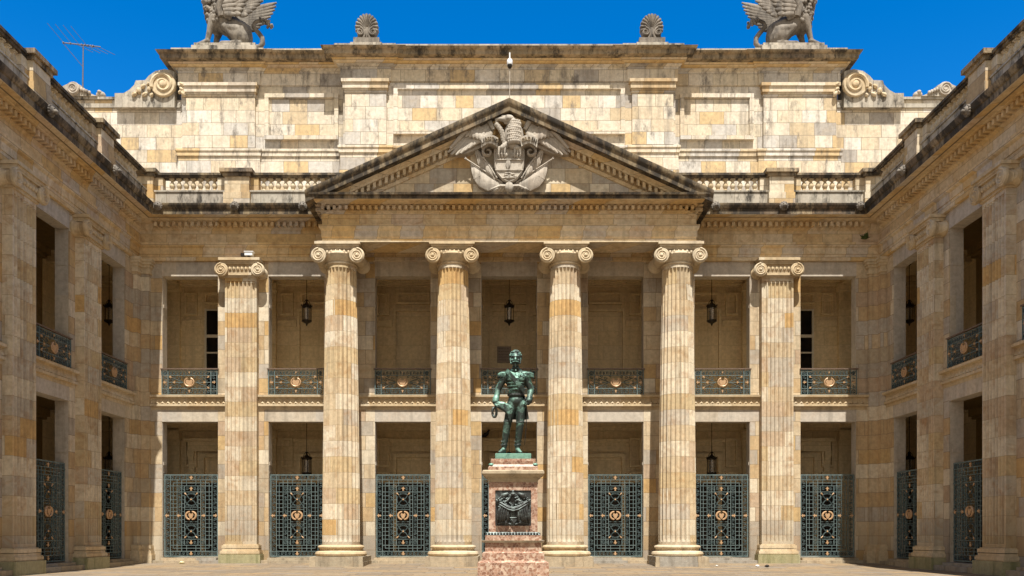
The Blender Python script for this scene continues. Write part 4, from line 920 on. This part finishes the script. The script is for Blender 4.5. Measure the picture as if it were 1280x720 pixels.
m = MB(); tier(m, 62, 588, 583.4); tier(m, 60.5, 583.4, 580.4, 57); tier(m, 55.5, 580.4, 576.5, 57); tier(m, 56, 576.5, 573.3); m.build('stepped_top', 'breccia', R_pd, world=False, sharp=None)
m = MB()
for a in (-1, 1):
    for b in (-1, 1): m.ell((a * 27.5 / SP, b * 27.5 / SP, zp(581)), .07, .07, .045)
m.build_each('corner_ornament', 'verdigris', R_pd, world=False)
# bronze trophy of arms on the die
yf = -hw + .035; tx = lambda z: (z - 415) / 11.76 / SP; tz = lambda z: zp(610 + z / 10.28); RP = lambda zx, zy, d=0.: (tx(zx), yf - d * 1.15, tz(zy))
m = MB(); m.box(-rx + .004, rx - .004, yf - .01, yf + .02, rz0 + .004, rz1 - .004)
rel = m.build('relief_panel', 'bronzedk', R_pd, world=False, sharp=None); m = MB(); rnd = random.Random(11)
for sg in (-1, 1):
    q = lambda zx, zy, d=0.: RP(415 + sg * (415 - zx), zy, d)
    m.tube([q(225, 175, .03), q(270, 105, .09), q(340, 70, .10)], [.02, .075, .025], 8, True, .6)
    for i in range(5): m.tube([q(345 - 12 * i, 72 + 8 * i, .09), q(300 - 14 * i, 120 + 12 * i, .07), q(235 + 10 * i, 172 + 6 * i, .05)], .014, 5)
    for k in range(4): m.tube([q(160 + 6 * k, 150 + 12 * k, .05), q(230, 178 + 15 * k, .10 + .03 * (k % 2)), q(330, 238 + 13 * k, .13 + .025 * (k % 2)), q(415, 258 + 13 * k, .15)], [.014, .022, .026, .024], 8)
    m.tube([q(175, 200, .04), q(250, 205, .10), q(330, 170, .08), q(380, 120, .06)], [.02, .04, .045, .03], 8)
    for i in range(9):
        x = 195 + i * 17; m.tube([q(x + 25, 215 + 5 * (i % 3), .10), q(x + 4 * (-1) ** i, 320, .13 + .03 * (i % 2)), q(x - 12 + 10 * (i % 3), 400, .10 + .04 * ((i + 1) % 2)), q(x - 14 + 16 * (i % 2), 455, .07)], [.022, .034, .036, .02], 9)
    m.tube([q(355, 300, .10), q(352, 380, .12), q(300, 460, .10)], .03, 6); m.tube([q(185, 465, .06), q(300, 440, .11), q(380, 470, .10)], .026, 6)
    for i in range(34): m.ell(q(rnd.uniform(200, 400), rnd.uniform(120, 250), rnd.uniform(.04, .12)), rnd.uniform(.02, .045), .035, rnd.uniform(.02, .035), 7, 5)
    m.tube([q(340, 90, .02), q(175, 165, .03)], .014, 5); m.tube([q(345, 375, .1), q(430, 310, .11)], .014, 5)
m.ell(RP(413, 85, .10), .07, .06, .05); m.ell(RP(413, 52, .08), .035, .04, .05)
for x in (370, 390, 413, 436, 456): m.ell(RP(x, 100, .12), .02, .02, .03, 6, 5)
m.prism([RP(365, 112, .07), RP(460, 112, .07), RP(452, 200, .07), RP(413, 235, .07), RP(374, 200, .07)], (0, .1, 0))
m.prism([RP(345, 300, .09), RP(510, 300, .09), RP(500, 400, .09), RP(425, 468, .11), RP(352, 400, .09)], (0, .12, 0))
for (x0, z0, x1, z1) in ((355, 385, 500, 385), (395, 310, 425, 350), (425, 350, 460, 310), (380, 400, 425, 455), (425, 455, 475, 400)): m.tube([RP(x0, z0, .10), RP(x1, z1, .10)], .016, 5)
m.build('trophy_of_arms', 'bronzedk', rel, world=False, sharp=80)

# ------------------------------------------------------------------ bronze officer
ST = 48.
R_st = thing('bronze_statue', 'green bronze statue of a moustached officer with sash, epaulettes, sword and hat in hand', 'statue', (SX, SY, zp(573.2)))
ZT = (573.2 - 566.) / SP
P = lambda px, py, d=0.: ((px - 641.7) / ST, d / ST, ZT + (566. - py) / ST)
Lr = lambda v: v / ST
def E(m, px, py, d, rx, ry, rz, R=None, n=14): m.ell(P(px, py, d), Lr(rx), Lr(ry), Lr(rz), n, 10, R)
def K(m, a, b, r0, r1): m.cap(P(*a), P(*b), Lr(r0), Lr(r1), 12)
m = MB(); a = 22.6 / SP; m.rings([[(-a, -a, 0), (a, -a, 0), (a, a, 0), (-a, a, 0)], [(-a, -a, ZT - .01), (a, -a, ZT - .01), (a, a, ZT - .01), (-a, a, ZT - .01)], [(-a + .02, -a + .02, ZT), (a - .02, -a + .02, ZT), (a - .02, a - .02, ZT), (-a + .02, a - .02, ZT)]])
m.build('plinth', 'verdigris', R_st, world=False, sharp=None)
m = MB()
E(m, 645.3, 499, 0, 10.4, 8.0, 8.5); E(m, 645.3, 489, 0, 10.2, 8, 9); E(m, 645.5, 475.5, -.5, 12.8, 9.4, 12); E(m, 640, 472, -4, 6.5, 6, 7.5); E(m, 651.5, 472, -4, 6.5, 6, 7.5)
K(m, (635, 466, .8), (656.5, 466, .8), 5.0, 5.0); E(m, 645, 462, 1.5, 9, 5.5, 4.5); E(m, 646.5, 483, -4, 8, 5, 8)
K(m, (645, 461, .5), (644.8, 453, -.5), 4.1, 3.9); m.lathe([(Lr(4.7), 0), (Lr(4.9), Lr(4.2))], P(645, 461.3, 0), 14)   # neck and high collar
# head
E(m, 644.8, 445.5, -.3, 6.6, 8.0, 8.6); E(m, 644.6, 449.5, -2, 5.5, 6.0, 6.6); E(m, 644.6, 453, -4.2, 3.2, 3.2, 2.9)
K(m, (644.5, 445.2, -7.6), (644.5, 448.8, -9.4), .9, 1.35); E(m, 643.3, 449, -8.2, .8, 1, .8); E(m, 645.7, 449, -8.2, .8, 1, .8)
K(m, (640.6, 443.9, -6.7), (643.6, 444.2, -8.0), .75, .85); K(m, (645.4, 444.2, -8.0), (648.6, 443.9, -6.7), .85, .75)
E(m, 641.9, 446, -6.6, 1.25, 1., .75); E(m, 647.3, 446, -6.6, 1.25, 1., .75); E(m, 640.6, 449, -5.4, 2, 2, 2); E(m, 648.4, 449, -5.4, 2, 2, 2)
E(m, 644.6, 453, -7.0, 2.0, 1., .6)
for sg in (-1, 1): E(m, 644.8 + sg * 6.7, 447, .6, 1.0, 1.7, 2.3)
# arms
K(m, (632, 466.5, .5), (622.8, 484.5, 1.5), 4.9, 4.0); K(m, (622.8, 484.5, 1.5), (620.4, 499.5, -3), 4.1, 3.2); K(m, (620.4, 496, -2.2), (620.1, 500, -3.1), 4.4, 4.5)
E(m, 620.4, 503.5, -4.4, 2.3, 2.9, 3.4)
for i, (dx, ln) in enumerate(((-1.9, 3.6), (-.65, 4.2), (.6, 4.0), (1.8, 3.2))):
    K(m, (620.8 + dx * .9, 504.0, -6.2), (622.2 + dx * 1.1, 504.9 - dx * .3, -10.6), .9, .85); K(m, (622.2 + dx * 1.1, 504.9 - dx * .3, -10.6), (623.2 + dx * 1.15, 506.2 + ln * .45, -11.0), .85, .65)
K(m, (622.3, 502.5, -5.8), (624.4, 505.2, -7.6), .95, .75); K(m, (624.4, 505.2, -7.6), (624.2, 507.2, -7.8), .75, .6)
K(m, (658, 466.5, .5), (664., 485, 1.8), 4.9, 4.0); K(m, (664., 485, 1.8), (661.6, 498.5, -4), 4.1, 3.2); K(m, (662.2, 495, -2.6), (661.6, 499, -4.2), 4.3, 4.4)
E(m, 660.6, 502, -5.6, 2.3, 2.9, 3.2)
for i, dz in enumerate((-1.8, -.6, .6, 1.7)):
    K(m, (659.8, 502.2 + dz, -8), (657.2, 503.2 + dz, -8.4), .85, .75); K(m, (657.2, 503.2 + dz, -8.4), (656.6, 503.8 + dz, -6.2), .75, .62)
K(m, (660.5, 500, -8), (658.2, 499.6, -8.6), .95, .72)
# legs and boots
K(m, (640, 503, 0), (634.8, 527, -2), 6.7, 5.1); K(m, (634.8, 527, -2), (630.4, 556, .5), 5.2, 3.5); E(m, 633.4, 536, 2.2, 4.4, 4.2, 8)
K(m, (630.2, 559.5, .5), (626.2, 563.3, -8.0), 3.3, 2.4); K(m, (630.4, 562.5, 2), (630.3, 564, 2.2), 2.5, 2.1); E(m, 625.4, 563.9, -9, 2.7, 3.4, 2.0)
K(m, (651.5, 503, 0), (650.4, 528, -1.5), 6.7, 5.1); K(m, (650.4, 528, -1.5), (647.2, 556, 1.5), 5.2, 3.5); E(m, 649.6, 537, 3, 4.4, 4.2, 8)
K(m, (647.4, 559.5, 1), (650.2, 563.3, -7.2), 3.3, 2.4); K(m, (647.2, 562.5, 2.6), (647.2, 564, 2.8), 2.5, 2.1); E(m, 650.8, 563.9, -8.2, 2.7, 3.4, 2.0)
E(m, 645.2, 506, 1, 5, 6, 5)
fig = m.build('figure', 'bronze', R_st, world=False); remesh(fig, .0155, 3)
m = MB(); rnd = random.Random(21)                               # curly hair, whiskers, moustache, goatee
E(m, 644.9, 443, 1.2, 7.2, 7.4, 7.2)
for i in range(120):
    a = rnd.uniform(0, 2 * PI); h = rnd.uniform(-.1, 1.); c = math.sqrt(max(0, 1 - h * h)); dx, dy = cos(a) * c, sin(a) * c
    if dy < -.25 and h < .62: continue
    E(m, 644.9 + 7.0 * dx, 444.2 - 8.4 * h, .9 + 7.6 * dy, 1.45, 1.35, 1.35, None, 7)
for sg in (-1, 1):
    for k in range(5): E(m, 644.7 + sg * (6.5 - .18 * k), 446.5 + 1.5 * k, -2.2 - .7 * k, 1.1, 1.4, 1.2, None, 7)
    K(m, (644.6, 450.9, -9.0), (644.6 + sg * 3.0, 451.6, -7.9), 1.0, 1.0); K(m, (644.6 + sg * 3.0, 451.6, -7.9), (644.6 + sg * 5.0, 453.2, -6.2), .95, .45)
K(m, (644.6, 454.2, -7.0), (644.6, 457.2, -7.2), 1.5, .6); m.build('hair', 'bronze', R_st, world=False, sharp=70)
for sg in (-1, 1):                                              # epaulettes with fringe
    m = MB(); cx = 645 + sg * 15.8; E(m, cx, 464.3, 0, 5.6, 5.2, 2.0)
    for i in range(18):
        a = 2 * PI * i / 18; x, y = cx + sg * .8 + 5.2 * cos(a), 4.9 * sin(a)
        if sg * (x - cx) > -3: K(m, (x, 465, y), (x + sg * .6, 469.3, y * 1.05), .8, .6)
    m.build('epaulette', 'bronze', R_st, world=False, sharp=70)
def chest(x, y): return -(10.0 * math.sqrt(max(.05, 1 - ((x - 645.4) / 15.2) ** 2)) * (.93 if y > 484 else 1.0)) - (.5 if y < 481 else .1)
m = MB(); rs = []
for i in range(17):
    t = i / 16; x, y = 633 + 22.4 * t, 461.0 + 26.5 * t; nx, ny = .74, -.67; ring = []
    for (o, th) in ((-2.6, .1), (-2.4, 1.0), (2.4, 1.0), (2.6, .1), (0, -.9)): xx, yy = x + nx * o, y + ny * o; ring.append(P(xx, yy, chest(xx, yy) - th + (2.2 if t < .07 else 0)))
    rs.append(ring)
m.rings(rs); m.build('sash', 'bronze', R_st, world=False, sharp=40)
m = MB()
for (x, y) in ((652, 464), (655, 466), (651, 468), (654.4, 470.2), (657.4, 469), (649, 464.5), (657.2, 465.5)): m.ell(P(x, y, chest(x, y) - .7), Lr(1.0), Lr(.4), Lr(1.1), 8, 6)
m.ell(P(645, 462.4, -8.4), Lr(1.2), Lr(.8), Lr(1.5), 8, 6); m.build_each('medal', 'bronze', R_st, world=False)
m = MB()                                                        # braid, buttons, belt
for y in (469, 473, 477, 481, 485):
    m.tube([P(x, y + .06 * abs(x - 645), chest(x, y) - .15) for x in (635, 639, 642, 645, 648, 651, 655)], Lr(.55), 5)
    m.ell(P(645.5, y, chest(645, y) - .6), Lr(.8), Lr(.6), Lr(.8), 7, 5)
m.build_each('braid', 'bronze', R_st, world=False, sharp=60)
m = MB(); m.lathe([(Lr(10.4), Lr(-1.3)), (Lr(10.8), Lr(-1.1)), (Lr(10.8), Lr(1.1)), (Lr(10.4), Lr(1.3))], (0, 0, 0), 24); m.v = [(P(645.3, 491, 0)[0] + x, P(0, 0, 0)[1] + y * .80, P(645, 491.3)[2] + z) for x, y, z in m.v]; m.build('belt', 'bronzedk', R_st, world=False)
m = MB(); rs = []                                               # coat tails hang behind the legs
for i in range(7):
    t = i / 6; y = 492 + 29 * t; ring = []
    for k in range(13):
        a = -.25 + (PI + .5) * k / 12; R_ = 10.6 + .3 * t + .7 * sin(k * 2.2) * t; ring.append((646.5 + 3.8 * t + R_ * cos(a), y - (5 if k > 9 and i == 6 else 0), 1.5 + R_ * .78 * sin(a)))
    rs.append(ring)
outer = [[P(*q) for q in r] for r in rs]; inner = [[P(648.5 + (q[0] - 648.5) * .90, q[1], 1.5 + (q[2] - 1.5) * .88) for q in r] for r in rs]
m.rings([o + i[::-1] for o, i in zip(outer, inner)]); m.build('coat_tails', 'bronzedk', R_st, world=False, sharp=50)
m = MB()                                                        # two-horned hat pressed against the thigh
hp = [(619.5, 503.5), (623, 500.5), (630, 501), (637, 504), (641.5, 508.5), (641, 514), (639.6, 521), (638.0, 528), (636.2, 519), (631, 513.5), (625, 510), (620.5, 507)]
m.rings([[P(x + .4, y, -4.0) for x, y in hp], [P(x, y, -6.0) for x, y in hp], [P(x, y, -8.8) for x, y in hp], [P(633 + (x - 633) * .6, 509 + (y - 509) * .7, -10.2) for x, y in hp]])
hat = m.build('hat', 'bronze', R_st, world=False); remesh(hat, .010, 2)
m = MB(); m.tube([P(619 + 2.5 * sin(t) - .5, 513 - 6 * cos(t), -2 + .6 * sin(2 * t)) for t in [2 * PI * i / 16 for i in range(17)]], [Lr(1.5 + .3 * (i % 2)) for i in range(17)], 7)
m.build('hat_plume', 'bronzedk', R_st, world=False, sharp=85)
m = MB(); m.tube([P(658, 500, -7.4), P(658.6, 512, -3), P(657.8, 535, 3), P(656.2, 553, 6)], [Lr(.8), Lr(.7), Lr(.55), Lr(.35)], 6)
s = m.build('sword', 'bronzedk', R_st, world=False); m = MB(); m.tube([P(655.5, 498.5, -8.5), P(657.6, 500.5, -7.6), P(660.5, 499, -9.4)], Lr(.8), 6); m.ell(P(657.2, 497, -8.4), Lr(1.2), Lr(1.2), Lr(1.4), 8, 6); m.build('hilt', 'bronzedk', s, world=False)
m = MB()                                                        # boot tops and spur straps
for (cx, cy, d, r, tilt) in ((635.2, 524.5, -1.8, 5.4, 0), (650.6, 525.5, -1.4, 5.4, 0), (630.6, 553.5, .6, 4.1, 0), (647.5, 553.5, 1.6, 4.1, 0), (631.2, 549, .5, 4.2, 0), (648, 549, 1.6, 4.2, 0)):
    m.tube([P(cx + r * cos(a), cy + .8 * sin(2 * a), d + r * .95 * sin(a)) for a in [2 * PI * i / 14 for i in range(15)]], Lr(.5), 6)
m.build_each('boot_strap', 'bronzedk', R_st, world=False, sharp=85)

# ------------------------------------------------------------------ small things
AS = .66
r = thing('tv_aerial', 'thin rooftop television aerial with long rods standing against the blue sky', 'aerial', (-19.05, 38.6, 19.8))
m = MB(); m.tube([(0, 0, 0), (.0, 0, 1.6), (.02, 0, 3.25)], [.035, .032, .025], 6); m.build('mast', 'aerial', r, world=False)
m = MB(); b0, b1 = Vector((-.62, -.55, 3.02)), Vector((.55, .5, 3.42)); m.tube([tuple(b0), tuple(b1)], .028, 5)
for t in (.02, .2, .5, .58, .66, .74, .8): p = b0.lerp(b1, t); m.ell(tuple(p), .05, .05, .05, 6, 4)
m.build('boom', 'aerial', r, world=False)
m = MB()
for i in range(4): p = b0.lerp(b1, .03 + .2 * i); m.tube([tuple(p), tuple(p + Vector((-.62, -.9, .78)) * AS)], .009, 4)
for i in range(4): p = b0.lerp(b1, .35 + .2 * i); m.tube([tuple(p), tuple(p + Vector((.85, .6, -.22)) * AS)], .010, 4)
m.tube([tuple(b0), (0, 0, 2.25)], .012, 4); m.tube([tuple(b0.lerp(b1, .7)), tuple(b0.lerp(b1, .7) + Vector((.25, -.2, -.2)))], .02, 4); m.build_each('rod', 'aerial', r, world=False)
r = thing('security_camera', 'white dome security camera on a thin pole behind the pediment peak', 'camera', (0, 33.6, 16.3))
m = MB(); m.tube([(0, 0, -.2), (.015, 0, 1.6), (.02, 0, 3.05)], .014, 6); m.build('pole', 'plain', r, world=False)
m = MB(); m.lathe([(.025, 3.60), (.03, 3.36), (.08, 3.34), (.11, 3.29), (.11, 3.14), (.10, 3.12)], (.02, 0, 0), 16); m.build('housing', 'white', r, world=False)
m = MB(); m.lathe([(.098, 3.13), (.09, 3.06), (.06, 3.0), (.02, 2.97)], (.02, 0, 0), 16); m.build('dome', 'black', r, world=False)
def ledge_cam(x, y, z, label):
    r = thing('security_camera', label, 'camera', (x, y, z)); m = MB(); m.box(-.14, .16, -.1, .1, .07, .20); m.box(-.16, .20, -.12, .12, .20, .225); m.build('housing', 'white', r, world=False, sharp=None)
    m = MB(); m.box(-.04, .04, -.04, .04, 0, .07); m.box(-.30, -.14, -.06, .06, .05, .17); m.build('bracket', 'black', r, world=False, sharp=None)
ledge_cam(-2.5 * S + .36, W - .46, 11.745, 'small white camera on the capital of the left flat pilaster')
def pigeon():
    r = thing('pigeon', 'dark pigeon perched on the door hood behind the statue', 'bird', (-1.02, W + 3.45, 5.26)); m = MB()
    m.ell((0, 0, .16), .15, .08, .09, 12, 8, Matrix.Rotation(-.5, 3, 'Y')); m.cap((.08, 0, .22), (.13, 0, .33), .06, .045); m.ell((.15, 0, .36), .05, .045, .045); m.cap((.19, 0, .355), (.23, 0, .345), .015, .006, 6); m.cap((-.1, 0, .11), (-.27, 0, .03), .055, .02)
    for dy in (-.03, .03): m.cap((.02, dy, .09), (.03, dy, .01), .014, .01, 6); m.cap((.03, dy, .01), (.07, dy, .008), .01, .006, 6)
    o = m.build('body', 'feather', r, world=False); remesh(o, .012, 2)
pigeon()
r = thing('wall_plaque', 'dull plaque on the upper gallery wall just behind the statue head', 'plaque', (-.22, W + 3.7, 8.55))
m = MB(); m.box(-.3, .3, -.05, 0, 0, .7); m.build('plate', 'plaque', r, world=False, sharp=None); m = MB(); rnd = random.Random(2)
for k in range(5):
    x = -.24
    while x < .2: l = rnd.uniform(.03, .09); m.box(x, x + l, -.056, -.05, .58 - .12 * k, .61 - .12 * k); x += l + .03
m.build('inscription', 'plaqueink', r, world=False, sharp=None)
def crumple(name, label, x, y, s, mat, seed):
    rnd = random.Random(seed); m = MB(); n = 9; rs = []
    for j in range(6):
        th = PI * min(max(j / 5, .03), .97); rs.append([(s * sin(th) * cos(2 * PI * i / n) * rnd.uniform(.7, 1.25), s * sin(th) * sin(2 * PI * i / n) * rnd.uniform(.7, 1.2), s * .62 * (1 + cos(th) * rnd.uniform(.8, 1.1))) for i in range(n)])
    m.rings(rs); o = m.build(name, mat, None, sharp=20); o.location = (x, y, .03); tag(o, label, 'litter', None, 'thing')
crumple('paper_wrapper', 'crumpled yellow and white wrapper on the step edge below the leftmost gate', -12.35, 32.6, .11, 'littery', 1)
crumple('paper_scrap', 'crumpled white paper on the paving in front of the right flat pilaster', 8.62, 30.0, .07, 'litterw', 2)
crumple('plastic_scrap', 'flat black plastic scrap on the paving beside the white paper', 8.92, 29.9, .075, 'litterk', 3)
crumple('paper_scrap', 'tiny white scrap on the paving near the foot of the fourth column', 7.35, 30.6, .045, 'litterw', 4)
def tuft(name, label, x, y, z, s):
    rnd = random.Random(int(x * 7)); m = MB()
    for i in range(60):
        a = rnd.uniform(0, 2 * PI); t = rnd.uniform(.1, 1); d = Vector((cos(a) * t, sin(a) * t * .7, rnd.uniform(.1, 1))) * s; p = Vector((0, 0, .02)); q = p + d; w_ = Vector((-sin(a), cos(a), .2)) * s * .16
        m.add([tuple(p), tuple(p + d * .6 + w_), tuple(q), tuple(p + d * .6 - w_)], [(0, 1, 2, 3)])
    o = m.build(name, 'leaf', None, sharp=None); o.location = (x, y, z); tag(o, label, 'plant', None, 'thing')
tuft('wall_plant', 'small green weed rooted on the ledge above the right corner pilaster', 13.62, W - .52, 12.41, .26)
